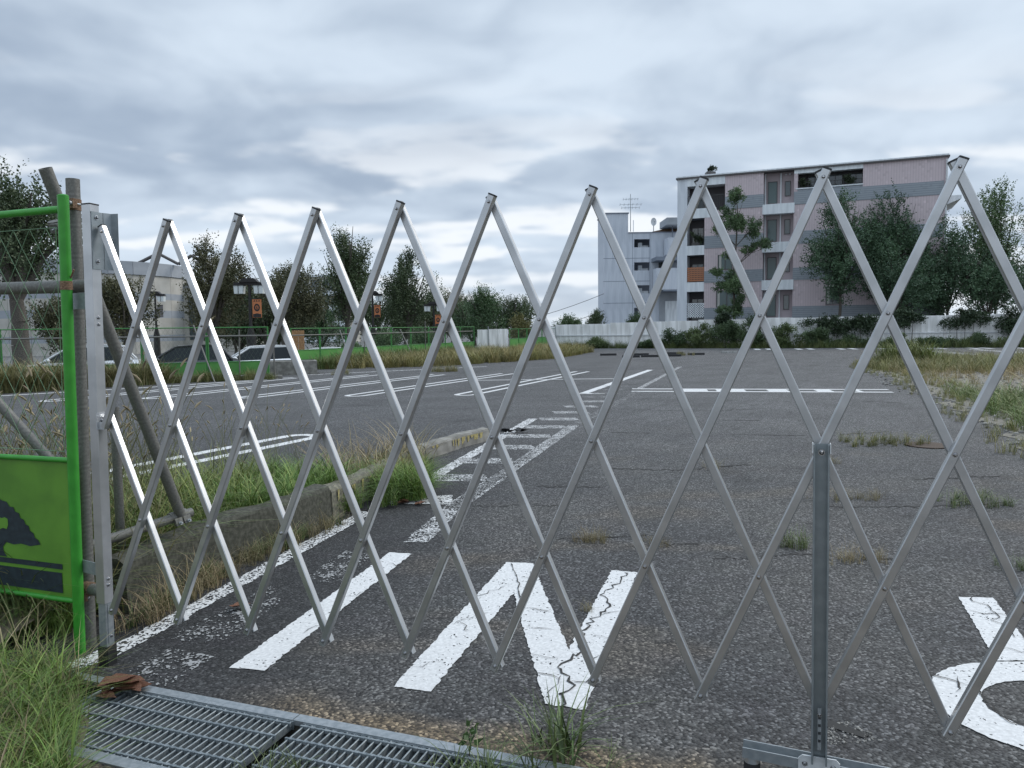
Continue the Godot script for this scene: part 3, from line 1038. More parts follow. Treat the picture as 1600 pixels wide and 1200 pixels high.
func stones(label: String, poly: Array, count: int, s0: float, s1: float, sd: int) -> void:
	var r := RandomNumberGenerator.new()
	r.seed = sd
	var b := MB.new()
	b.blob(Vector3.ZERO, Vector3(1, 0.6, 0.8), 5, 3)
	var xs: Array = []
	var cs: Array = []
	for i in count:
		var q := inside(PackedVector2Array(poly), r)
		var s := r.randf_range(s0, s1) * (0.5 + r.randf())
		xs.append(Transform3D(Basis(Vector3.UP, r.randf() * TAU) * Basis(Vector3.RIGHT, r.randf_range(-0.4, 0.4)) * Basis.from_scale(Vector3(s, s, s)), Vector3(q.x, s * 0.2, q.y)))
		var g := r.randf_range(0.09, 0.32)
		cs.append(Color(g, g * 0.96, g * 0.88))
	var o := many("loose_stones", b.mesh(), M.stone, xs, cs, self)
	tag(o, label, "stones", "", "stuff")

# ---------------------------------------------------------------- kerbs and drain
func kerb_piece(called: String, label: String, line: Array, h: float, w: float, m: Material, sd: int, h_end := -1.0) -> void:
	# line: the front foot, walking away from the street; the kerb lies on its left
	var r := RandomNumberGenerator.new()
	r.seed = sd
	var o := thing(called, label, "kerb")
	var b := MB.new()
	var pts: Array = []
	for i in line.size() - 1:
		var p: Vector2 = line[i]
		var q: Vector2 = line[i + 1]
		var k := maxi(1, int(p.distance_to(q) / 0.12))
		for j in k:
			pts.append(p.lerp(q, float(j) / k))
	pts.append(line[line.size() - 1])
	var secs: Array = []
	for i in pts.size():
		var d: Vector2 = (pts[mini(i + 1, pts.size() - 1)] - pts[maxi(i - 1, 0)]).normalized()
		var n := Vector2(d.y, -d.x)
		if n.x > 0:
			n = -n
		var hh := lerpf(h, h_end if h_end > 0 else h, float(i) / pts.size()) * (1.0 + r.randfn() * 0.02)
		var sec: Array = []
		for q in [[0.0, 0.0], [0.015, hh - 0.03], [0.03, hh - 0.008], [0.06, hh], [w - 0.03, hh + 0.004], [w, hh - 0.02], [w, 0.0]]:
			var x: float = q[0] + r.randfn() * 0.004
			sec.append(Vector3(pts[i].x + n.x * x, maxf(0.0, q[1] + r.randfn() * 0.004 if q[1] > 0 else 0.0), pts[i].y + n.y * x))
		secs.append(sec)
	for i in secs.size() - 1:
		for j in 6:
			b.face([secs[i][j], secs[i][j + 1], secs[i + 1][j + 1], secs[i + 1][j]])
	var e: Array = secs[0].duplicate()
	e.reverse()
	b.face(e)
	b.face(secs[secs.size() - 1])
	for i in range(0, b.n.size()):
		pass
	part("kerb_body", b, m, o)
	if m == M.kerb:
		return
	# flakes of yellow paint on the front face
	for i in 13:
		var t := r.randf() * 0.98
		var a := int(t * (secs.size() - 2))
		var f0: Vector3 = secs[a][1].lerp(secs[a + 1][1], r.randf())
		var dirv: Vector3 = (secs[a + 1][0] - secs[a][0]).normalized()
		var nn := Vector3(-dirv.z, 0, dirv.x)
		if nn.x < 0:
			nn = -nn
		var wd := r.randf_range(0.015, 0.09)
		var dp := r.randf_range(0.02, 0.13)
		var mb := MB.new()
		var base := f0 + nn * 0.012
		mb.face([base, base + dirv * -wd + Vector3(0, 0.0, 0), base + dirv * -wd * 0.8 + Vector3(0, -dp, 0), base + dirv * -wd * 0.2 + Vector3(0, -dp * 0.8, 0)])
		part("paint_flake", mb, M.kerb_paint, o)

func build_drain() -> void:
	var ch := Node3D.new()
	ch.name = "drain_channel"
	add_child(ch)
	ch.set_meta("kind", "structure")
	ch.rotation.y = -YAW
	var b := MB.new()
	b.box(Vector3(-6.0, -0.33, -2.44), Vector3(3.0, -0.25, -1.985))
	part("channel_bed", b, M.drain_dark, ch)
	b = MB.new()
	b.box(Vector3(-6.0, -0.25, -2.50), Vector3(3.0, -0.012, -2.425))
	part("channel_wall", b, M.drain_dark, ch)
	b = MB.new()
	b.box(Vector3(-6.0, -0.25, -2.0), Vector3(3.0, -0.012, -1.93))
	part("channel_wall", b, M.drain_dark, ch)
	for x in [[-3.9, -2.762], [-2.758, -1.802], [-1.798, -0.802], [-0.798, 0.25], [0.254, 1.4]]:
		b = MB.new()
		b.box(Vector3(x[0], -0.012, -2.468), Vector3(x[1], 0.008, -2.42))
		part("frame_angle", b, M.zinc, ch)
		b = MB.new()
		b.box(Vector3(x[0], -0.012, -2.005), Vector3(x[1], 0.008, -1.955))
		part("frame_angle", b, M.zinc, ch)
	var txt := ["steel drain grate on the left, half hidden by the grass", "steel drain grate on the right, weeds growing through it", "steel drain grate past the weeds at the bottom edge"]
	var a0 := [-2.75, -1.75]
	for k in 2:
		var o := thing("drain_grate", txt[k], "grate", Vector3.ZERO, -YAW, "drain grates across the entrance")
		var n := 31
		var bar := MB.new()
		bar.prism(chamfered(0.0065, 0.032, 0.0015), Vector3(0, -0.012, -2.415), Vector3.RIGHT, Vector3.UP, Vector3.BACK, 0.405)
		var bm := bar.mesh()
		for i in n:
			var s := put("bearing_bar", bm, M.grating, o)
			s.position.x = a0[k] + 0.012 + i * 0.0311
			s.position.y = -0.0015 + 0.0015 * sin(i * 2.3)
		var rod := MB.new()
		rod.box(Vector3(a0[k], -0.008, -0.004), Vector3(a0[k] + 0.956, 0.006, 0.004))
		for i in 30:
			var x: float = a0[k] + 0.012 + i * 0.0311
			rod.box(Vector3(x + 0.009, -0.005, -0.0065), Vector3(x + 0.022, 0.0065, 0.0065))
		var rm := rod.mesh()
		for j in 5:
			var s := put("cross_rod", rm, M.grating, o)
			s.position.z = -2.40 + j * 0.0938
		for z in [-2.4185, -2.0095]:
			boxpart("end_bar", Vector3(a0[k], -0.03, z - 0.003), Vector3(a0[k] + 0.956, 0.003, z + 0.003), M.grating, o)

# ---------------------------------------------------------------- the folding gate
func hp(k: float, du: float, y: float, dn: float) -> Vector3:
	var base := gp(k, 0)
	return base + GU * ((y - base.y) / GU.y) + GD * du + GN * dn

func bolt_mesh(s := 1.0) -> ArrayMesh:
	var b := MB.new()
	b.tube(Vector3.ZERO, Vector3(0, 0, 0.0012) * s, 0.0085 * s, 0.0082 * s, 14)
	b.tube(Vector3(0, 0, 0.001) * s, Vector3(0, 0, 0.004) * s, 0.0066 * s, 0.0058 * s, 12, false)
	b.tube(Vector3(0, 0, 0.004) * s, Vector3(0, 0, 0.0062) * s, 0.0058 * s, 0.0025 * s, 12)
	return b.mesh()

func put_bolt(mesh: Mesh, at: Vector3, towards: Vector3, parent: Node) -> void:
	var o := put("bolt", mesh, M.bolt, parent)
	var z := towards.normalized()
	var x := Vector3.UP.cross(z).normalized()
	o.transform = Transform3D(Basis(x, z.cross(x), z), at)

func gate_bar(g: Node3D, k0: float, r0: float, k1: float, r1: float, off: float, bolts: Array, cap: bool, bm: Mesh) -> void:
	var p := gp(k0, r0, off)
	var q := gp(k1, r1, off)
	var d := (q - p).normalized()
	var b := MB.new()
	var w := 0.0275
	var t := 0.0275
	var ext0 := 0.02 if r0 != 2.0 else 0.025
	var ext1 := 0.024 if r1 == 0.0 else (0.02 if r1 != 2.0 else 0.03)
	bar_mesh(b, p - d * ext0 - GN * t / 2, q + d * ext1 - GN * t / 2, w, t, GN, 0.003)
	var o := part("scissor_bar", b, M.alu, g)
	if cap:
		b = MB.new()
		bar_mesh(b, q + d * ext1 - GN * t / 2, q + d * (ext1 + 0.006) - GN * t / 2, w + 0.001, t + 0.001, GN, 0.003)
		part("end_cap", b, M.cap, o)
	# a dark mouth just proud of the open lower end
	b = MB.new()
	bar_mesh(b, p - d * (ext0 + 0.0006) - GN * t / 2, p - d * ext0 - GN * t / 2, w - 0.005, t - 0.005, GN, 0.002)
	part("open_end", b, M.cap if r0 != 2.0 else M.rust, o)
	for f in bolts:
		put_bolt(bm, p.lerp(q, f), GN, o)

func build_gate() -> void:
	var g := thing("accordion_gate", "silver aluminium folding lattice gate drawn across the entrance", "gate")
	var bm := bolt_mesh()
	var layer := -0.0305
	# bars behind, falling to the right
	for k in range(-1, 10):
		gate_bar(g, k + 2, 4, k, 0, layer if k >= 0 else layer + 0.006, [1.0] if k == -1 else [], true, bm)
	gate_bar(g, 0, 4, -1, 2, layer, [], false, bm)
	# bars in front, rising to the right
	for k in range(-1, 9):
		gate_bar(g, k, 4, k + 2, 0, 0.0, [0.0, 0.25, 0.5, 0.75, 1.0] if k != 5 else [0.0, 0.25, 0.75, 1.0], true, bm)
	gate_bar(g, -1, 2, 0, 0, 0.0, [0.5, 1.0], true, bm)
	# end post
	var b := MB.new()
	bar_mesh(b, hp(-1, -0.061, 0.29, -0.025), hp(-1, -0.061, 2.085, -0.025), 0.05, 0.05, GN, 0.002)
	var post := part("end_post", b, M.alu, g)
	b = MB.new()
	bar_mesh(b, hp(-1, -0.061, 2.085, -0.025), hp(-1, -0.061, 2.091, -0.025), 0.052, 0.052, GN, 0.002)
	part("end_cap", b, M.cap, post)
	b = MB.new()
	bar_mesh(b, hp(-1, -0.06, 0.09, -0.027), hp(-1, -0.06, 0.292, -0.027), 0.044, 0.044, GN, 0.002)
	bar_mesh(b, hp(-1, -0.037, 0.10, -0.03), hp(-1, -0.037, 0.285, -0.03), 0.004, 0.03, GN, 0.001)
	var foot := part("adjusting_leg", b, M.zinc, g)
	put_bolt(bm, hp(-1, -0.035, 0.135, -0.03), GD, foot)
	put_bolt(bm, hp(-1, -0.035, 0.25, -0.03), GD, foot)
	b = MB.new()
	bar_mesh(b, hp(-1, -0.06, 0.0, -0.027), hp(-1, -0.06, 0.09, -0.027), 0.06, 0.06, GN, 0.006)
	part("rubber_foot", b, M.black, g)
	for y in [1.585, 1.555, 0.40, 0.372]:
		put_bolt(bolt_mesh(1.15), hp(-1, -0.036, y, -0.025), GD, post)
	# upper hinge plate with a bent lip, on the side of the post
	b = MB.new()
	var lo := hp(-1, -0.0355, 1.80, 0)
	bar_mesh(b, hp(-1, -0.034, 1.80, -0.035), hp(-1, -0.034, 2.055, -0.035), 0.003, 0.062, GN, 0.0005)
	for s in [[-0.066, -0.105, -0.034, -0.026], [-0.105, -0.112, -0.026, 0.006]]:
		var p0 := hp(-1, s[2], 1.80, s[0])
		var p1 := hp(-1, s[3], 1.80, s[1])
		var up := hp(-1, s[2], 2.055, s[0]) - p0
		var th := (p1 - p0).cross(up).normalized() * 0.003
		b.face([p0, p1, p1 + up, p0 + up])
		b.face([p0 + th, p0 + up + th, p1 + up + th, p1 + th])
		b.face([p0, p0 + th, p1 + th, p1])
		b.face([p0 + up, p1 + up, p1 + up + th, p0 + up + th])
	var hinge := part("hinge_plate", b, M.plate, g)
	put_bolt(bolt_mesh(1.3), hp(-1, -0.032, 2.03, -0.03), GD, hinge)
	put_bolt(bolt_mesh(1.3), hp(-1, -0.032, 1.835, -0.03), GD, hinge)
	# middle bracket
	b = MB.new()
	bar_mesh(b, hp(-1, -0.034, 1.085, -0.02), hp(-1, -0.034, 1.16, -0.02), 0.003, 0.058, GN, 0.0005)
	bar_mesh(b, hp(-1, -0.018, 1.085, -0.002), hp(-1, -0.018, 1.12, -0.002), 0.035, 0.003, GN, 0.0005)
	var br := part("middle_bracket", b, M.galv, g)
	put_bolt(bm, hp(-1, -0.032, 1.125, -0.02), GD, br)
	# straps that tie the post to the scaffold pipe
	for y in [1.665, 0.42]:
		b = MB.new()
		bar_mesh(b, hp(-1, -0.30, y, -0.095), hp(-1, -0.07, y, -0.052), 0.06 if y < 1 else 0.075, 0.005, GN, 0.001)
		part("post_strap", b, M.zinc, g)
	# prop with a cross foot on castors
	var prop := MB.new()
	var w := 0.047
	var d := 0.032
	var t := 0.0035
	var prof := [Vector2(-w / 2, -d / 2), Vector2(-w / 2 + t, -d / 2), Vector2(-w / 2 + t, d / 2 - t), Vector2(w / 2 - t, d / 2 - t), Vector2(w / 2 - t, -d / 2), Vector2(w / 2, -d / 2), Vector2(w / 2, d / 2), Vector2(-w / 2, d / 2)]
	var pb := hp(7, 0, 0.125, 0.02)
	var pt := hp(7, 0, 1.145, 0.02)
	var za := (pt - pb).normalized()
	var xa := GN.cross(za).normalized()
	xa = -xa if xa.dot(GD) < 0 else xa
	for s in [[Vector2(-w / 2, d / 2 - t), Vector2(w / 2, d / 2)], [Vector2(-w / 2, -d / 2), Vector2(-w / 2 + t, d / 2 - t)], [Vector2(w / 2 - t, -d / 2), Vector2(w / 2, d / 2 - t)]]:
		prop.prism([s[0], Vector2(s[1].x, s[0].y), s[1], Vector2(s[0].x, s[1].y)], pb, xa, za.cross(xa), za, pb.distance_to(pt))
	# small rolled lips at both edges of the face
	for s in [-1.0, 1.0]:
		prop.prism(chamfered(0.005, 0.005, 0.001), pb + xa * s * (w / 2 - 0.003) + GN * (d / 2 + 0.001), xa, za.cross(xa), za, pb.distance_to(pt))
	var pr := part("prop", prop, M.plate, g)
	b = MB.new()
	bar_mesh(b, hp(7, -w / 2 - 0.002, 1.12, 0.03), hp(7, -w / 2 - 0.002, 1.15, 0.03), 0.003, 0.036, GN, 0.0005)
	bar_mesh(b, hp(7, w / 2 + 0.002, 1.12, 0.03), hp(7, w / 2 + 0.002, 1.15, 0.03), 0.003, 0.036, GN, 0.0005)
	part("top_clip", b, M.bright, pr)
	put_bolt(bolt_mesh(1.2), hp(7, 0, 1.122, 0.037), GN, pr)
	b = MB.new()
	bar_mesh(b, hp(7, 0.0, 0.175, 0.0366), hp(7, 0.0, 0.31, 0.0366), 0.011, 0.0012, GN, 0.0003)
	part("slot", b, M.zinc, pr)
	b = MB.new()
	for y in [0.2, 0.225, 0.25, 0.275]:
		bar_mesh(b, hp(7, 0.0, y, 0.0376), hp(7, 0.0, y + 0.009, 0.0376), 0.008, 0.0012, GN, 0.0003)
	part("slot_hole", b, M.cap, pr)
	put_bolt(bolt_mesh(0.8), hp(7, 0, 0.288, 0.0385), GN, pr)
	# plate and the two arms of the foot
	b = MB.new()
	var pl := hp(7, 0, 0.106, 0.0155)
	b.prism([Vector2(-0.062, -0.012), Vector2(-0.05, -0.03), Vector2(0.05, -0.03), Vector2(0.062, -0.012), Vector2(0.062, 0.024), Vector2(0.05, 0.036), Vector2(-0.05, 0.036), Vector2(-0.062, 0.024)], pl - GN * 0.0, GD, Vector3.UP, GN, 0.005)
	var plate := part("foot_plate", b, M.bright, g)
	put_bolt(bm, hp(7, -0.042, 0.115, 0.021), GN, plate)
	put_bolt(bm, hp(7, 0.042, 0.115, 0.021), GN, plate)
	b = MB.new()
	var l0 := hp(7, -0.235, 0.108, -0.0145)
	var l1 := hp(7, 0.245, 0.090, -0.0145)
	var lz := (l1 - l0).normalized()
	var ly := GN.cross(lz)
	if ly.y < 0:
		ly = -ly
	for s in [[-0.028, -0.012, -0.0235, 0.022], [-0.0235, -0.012, 0.0235, -0.0075], [0.0235, -0.012, 0.028, 0.022]]:
		var pf := [Vector2(s[0], s[1]), Vector2(s[2], s[1]), Vector2(s[2], s[3]), Vector2(s[0], s[3])]
		pf.reverse()
		b.prism(pf, l0, -ly.cross(lz), ly, lz, l0.distance_to(l1))
	var arm := part("foot_arm", b, M.zinc, g)
	put_bolt(bolt_mesh(1.4), l0 + lz * 0.03 - ly * 0.006, Vector3(0.05, 1, 0.1), arm)
	put_bolt(bolt_mesh(1.4), l1 - lz * 0.03 - ly * 0.006, Vector3(0.05, 1, 0.1), arm)
	for e in [l0 + lz * 0.03, l1 - lz * 0.03]:
		var hub: Vector3 = e + Vector3(0, -0.02, 0)
		b = MB.new()
		b.tube(hub + Vector3(0, 0.008, 0), hub + Vector3(0, -0.012, 0), 0.024, 0.026, 16)
		var cs := part("castor", b, M.galv, g)
		b = MB.new()
		b.tube(hub + Vector3(0, -0.012, 0), hub + Vector3(0, -0.05, 0), 0.027, 0.027, 18)
		b.tube(Vector3(hub.x, 0.03, hub.z) - GD * 0.012, Vector3(hub.x, 0.03, hub.z) + GD * 0.012, 0.03, 0.03, 18)
		part("wheel", b, M.rubber, cs)

# ---------------------------------------------------------------- green site panel and scaffold
const PX := Vector3(0.94, 0, 0.3412)

func sp(s: float, y: float, dn := 0.0) -> Vector3:
	return Vector3(-2.07, y, -3.56) + PX * s + Vector3(-0.3412, 0, 0.94) * dn

func build_site_panel() -> void:
	var o := thing("site_fence_panel", "green steel site fence panel with wire mesh above a printed sheet", "fence panel")
	var b := MB.new()
	b.tube(sp(0.0, 0.0), sp(0.045, 2.14), 0.0243, 0.0243, 20)
	b.blob(sp(0.045, 2.14), Vector3(0.024, 0.007, 0.024), 14, 5)
	part("upright", b, M.green_tube, o)
	b = MB.new()
	b.tube(sp(-1.8, 0.0), sp(-1.755, 2.14), 0.0243, 0.0243, 16)
	part("upright", b, M.green_tube, o)
	var Y := [[2.08, 0.017], [0.925, 0.0125], [0.25, 0.0125]]
	for y in Y:
		b = MB.new()
		b.tube(sp(0.02 * y[0], y[0]), sp(-1.78, y[0] - 0.01), y[1], y[1], 14)
		part("cross_rail", b, M.green_tube, o)
	b = MB.new()
	b.prism([Vector2(0, 0.262), Vector2(0.012, 0.915), Vector2(-1.765, 0.905), Vector2(-1.78, 0.252)], sp(0, 0, -0.004), PX, Vector3.UP, Vector3(-0.3412, 0, 0.94), 0.0015)
	var sheet := part("printed_sheet", b, M.green_sheet, o)
	# printed tree over two bands
	b = MB.new()
	var pts: Array = []
	var outline := [[-0.22, 0.505], [-0.235, 0.527], [-0.255, 0.535], [-0.262, 0.556], [-0.285, 0.567], [-0.292, 0.59], [-0.312, 0.597], [-0.322, 0.618], [-0.345, 0.625], [-0.352, 0.648], [-0.378, 0.655], [-0.388, 0.676], [-0.415, 0.677], [-0.432, 0.7], [-0.462, 0.703], [-0.5, 0.722], [-0.55, 0.728], [-0.6, 0.742], [-0.65, 0.73], [-0.70, 0.728], [-0.73, 0.705], [-0.77, 0.695], [-0.79, 0.67], [-0.83, 0.65], [-0.84, 0.61], [-0.88, 0.585], [-0.875, 0.55], [-0.9, 0.52], [-0.86, 0.497], [-0.8, 0.503], [-0.72, 0.49], [-0.66, 0.495], [-0.63, 0.47], [-0.645, 0.425], [-0.45, 0.425], [-0.47, 0.445], [-0.476, 0.472], [-0.45, 0.498], [-0.40, 0.49], [-0.35, 0.499], [-0.29, 0.491]]
	for q in outline:
		pts.append(Vector2(q[0], q[1]))
	var hole := [Vector2(-0.43, 0.615), Vector2(-0.45, 0.622), Vector2(-0.47, 0.616), Vector2(-0.5, 0.624), Vector2(-0.52, 0.61), Vector2(-0.505, 0.585), Vector2(-0.52, 0.568), Vector2(-0.49, 0.558), Vector2(-0.465, 0.568), Vector2(-0.44, 0.564), Vector2(-0.428, 0.585)]
	# the gap is joined to the outline by a cut so that it triangulates
	var idx := Geometry2D.triangulate_polygon(PackedVector2Array(pts))
	for i in range(0, idx.size(), 3):
		var tri3: Array = []
		for k in 3:
			var q: Vector2 = pts[idx[i + k]]
			tri3.append(sp(q.x, q.y, 0.0))
		if (tri3[1] - tri3[0]).cross(tri3[2] - tri3[0]).dot(Vector3(-0.34, 0, 0.94)) < 0:
			tri3.reverse()
		b.face(tri3)
	for q in [[-1.76, -0.085, 0.395, 0.421], [-1.76, -0.09, 0.28, 0.378]]:
		b.face([sp(q[0], q[2] - 0.005, 0.0), sp(q[1], q[2], 0.0), sp(q[1], q[3], 0.0), sp(q[0], q[3] - 0.005, 0.0)])
	part("tree_emblem", b, M.navy, sheet)
	b = MB.new()
	var hi := Geometry2D.triangulate_polygon(PackedVector2Array(hole))
	for i in range(0, hi.size(), 3):
		var tri3: Array = []
		for k in 3:
			var q: Vector2 = hole[hi[i + k]]
			tri3.append(sp(q.x, q.y, 0.0015))
		if (tri3[1] - tri3[0]).cross(tri3[2] - tri3[0]).dot(Vector3(-0.34, 0, 0.94)) < 0:
			tri3.reverse()
		b.face(tri3)
	part("emblem_gap", b, M.green_sheet, sheet)
	# wire netting, bound to thin border wires
	b = MB.new()
	var y0 := 0.965
	var y1 := 2.0
	b.tube(sp(-0.03, y0), sp(-1.74, y0), 0.0018, 0.0018, 5, false)
	b.tube(sp(-0.01, y1), sp(-1.74, y1), 0.0018, 0.0018, 5, false)
	b.tube(sp(-0.03, y0), sp(-0.01, y1), 0.0018, 0.0018, 5, false)
	var stepw := 0.105
	for i in 30:
		for s in [-1.0, 1.0]:
			# slanted wires clipped to the opening
			var x0: float = -1.74 + i * stepw - (0.65 if s > 0 else 0.0)
			var a := Vector2(x0, y0)
			var slope := 0.62
			var c := Vector2(x0 + (y1 - y0) * slope * s, y1)
			if s < 0:
				a.x += 0.0
			var xmin := -1.74
			var xmax := -0.02
			var dd := c - a
			var t0 := 0.0
			var t1 := 1.0
			for lim in [[xmin, 1.0], [xmax, -1.0]]:
				var f0: float = (a.x - lim[0]) * lim[1]
				var f1: float = (c.x - lim[0]) * lim[1]
				if f0 < 0 and f1 < 0:
					t1 = -1.0
				elif f0 < 0:
					t0 = maxf(t0, f0 / (f0 - f1))
				elif f1 < 0:
					t1 = minf(t1, f0 / (f0 - f1))
			if t1 - t0 < 0.02:
				continue
			var n := maxi(1, int((t1 - t0) * 10))
			for j in n:
				var q0 := a + dd * lerpf(t0, t1, float(j) / n)
				var q1 := a + dd * lerpf(t0, t1, float(j + 1) / n)
				b.tube(sp(q0.x, q0.y, 0.002 * s + 0.0015 * (j % 2)), sp(q1.x, q1.y, 0.002 * s + 0.0015 * ((j + 1) % 2)), 0.0013, 0.0013, 4, false)
	part("wire_mesh", b, M.mesh_wire, o)
	# pipe frame behind
	var f := thing("scaffold_support", "grey clamped scaffold pipes holding the fence panel and gate post", "scaffold")
	var R := 0.0303
	for p in [["upright_pipe", Vector3(-2.085, 0.0, -3.67), Vector3(-2.055, 2.24, -3.68), R], ["cross_pipe", Vector3(-2.9, 1.745, -3.98), Vector3(-1.955, 1.735, -3.602), R], ["brace_pipe", Vector3(-1.975, 0.40, -4.52), Vector3(-2.205, 2.30, -3.72), R], ["ground_pipe", Vector3(-2.45, 0.345, -3.85), Vector3(-1.945, 0.43, -4.58), 0.027], ["short_pipe", Vector3(-2.255, 0.1, -4.34), Vector3(-2.235, 1.10, -4.3), 0.0243], ["lower_brace", Vector3(-2.85, 1.43, -3.92), Vector3(-2.32, 0.77, -3.95), 0.0243], ["lower_pipe", Vector3(-2.75, 0.30, -3.90), Vector3(-1.975, 0.285, -3.60), 0.027]]:
		b = MB.new()
		b.pipe(p[1], p[2], p[3])
		part(p[0], b, M.pipe, f)
	# clamps: a saddle, a hinged flap and its bolt
	for q in [[Vector3(-2.06, 2.12, -3.68), Vector3(0.03, 1, 0), R], [Vector3(-2.06, 1.735, -3.665), Vector3(1, 0, 0.38), R], [Vector3(-2.06, 0.286, -3.636), Vector3(1, 0, 0.38), 0.027], [Vector3(-2.17, 2.03, -3.735), Vector3(-0.1, 1, 0.4), R], [Vector3(-2.015, 0.42, -4.49), Vector3(0.56, 0.09, -0.8), 0.027], [Vector3(-1.985, 0.425, -4.535), Vector3(0.56, 0.09, -0.8), 0.027]]:
		b = MB.new()
		var z: Vector3 = q[1].normalized()
		b.tube(q[0] - z * 0.026, q[0] + z * 0.026, q[2] + 0.006, q[2] + 0.006, 18)
		var side := Vector3(-sin(YAW), 0, cos(YAW))
		side = (side - z * side.dot(z)).normalized()
		var across := z.cross(side)
		var tr := Transform3D(Basis(across, z, side) if across.cross(z).dot(side) > 0 else Basis(-across, z, side), q[0])
		b.box(Vector3(0.012, -0.02, 0.02), Vector3(0.052, 0.02, 0.034), tr)
		b.box(Vector3(0.012, -0.022, 0.04), Vector3(0.058, 0.022, 0.05), tr)
		var cl := part("pipe_clamp", b, M.rust if q[0].y > 2.1 or q[0].y < 0.4 else M.pipe, f)
		b = MB.new()
		b.tube(tr * Vector3(0.046, 0, -0.005), tr * Vector3(0.046, 0, 0.075), 0.005, 0.005, 8)
		b.tube(tr * Vector3(0.046, 0, 0.05), tr * Vector3(0.046, 0, 0.06), 0.0105, 0.0105, 6)
		part("clamp_bolt", b, M.zinc, cl)
	# rusty band round the green upright where the cross pipe is tied on
	b = MB.new()
	var tb := sp(0.0365, 1.735)
	b.tube(tb - Vector3(0, 0.02, 0), tb + Vector3(0, 0.02, 0), 0.0262, 0.0262, 20)
	b.tube(tb - Vector3(0, 0.02, 0) + Vector3(0.02, 0.05, 0), tb + Vector3(0.05, 0.07, 0.02), 0.004, 0.004, 6)
	part("tie_band", b, M.rust, f)

# ---------------------------------------------------------------- far fence
func far_panel(label: String, at: Vector3, turn: float, h: float, w := 1.75, sheet_top := 0.5) -> Node3D:
	var o := thing("guard_fence_panel", label, "fence panel", at, turn, "green guard fence panels at the far left")
	for x in [0.0, w]:
		var b := MB.new()
		b.tube(Vector3(x, 0, 0), Vector3(x, h, 0), 0.024, 0.024, 8)
		part("upright", b, M.far_tube, o)
	for y in [h - 0.02, sheet_top, 0.1]:
		var b := MB.new()
		b.tube(Vector3(0, y, 0), Vector3(w, y, 0), 0.018, 0.018, 6)
		part("cross_rail", b, M.far_tube, o)
	boxpart("green_sheet", Vector3(0.02, 0.1, -0.002), Vector3(w - 0.02, sheet_top, 0.002), M.far_green, o)
	var b := MB.new()
	for i in 22:
		for s in [-1.0, 1.0]:
			var x0 := -0.5 + i * 0.125
			var p := Vector2(x0, sheet_top)
			var q := Vector2(x0 + (h - sheet_top) * 0.6, h)
			if p.x > w or q.x < 0:
				continue
			if q.x > w:
				q = p.lerp(q, (w - p.x) / (q.x - p.x))
			if p.x < 0:
				p = q.lerp(p, q.x / (q.x - p.x))
			var pa := Vector3(p.x if s > 0 else w - p.x, p.y, 0)
			var qa := Vector3(q.x if s > 0 else w - q.x, q.y, 0)
			b.tube(pa, qa, 0.0016, 0.0016, 3, false)
	part("wire_mesh", b, M.far_wire, o)
	return o

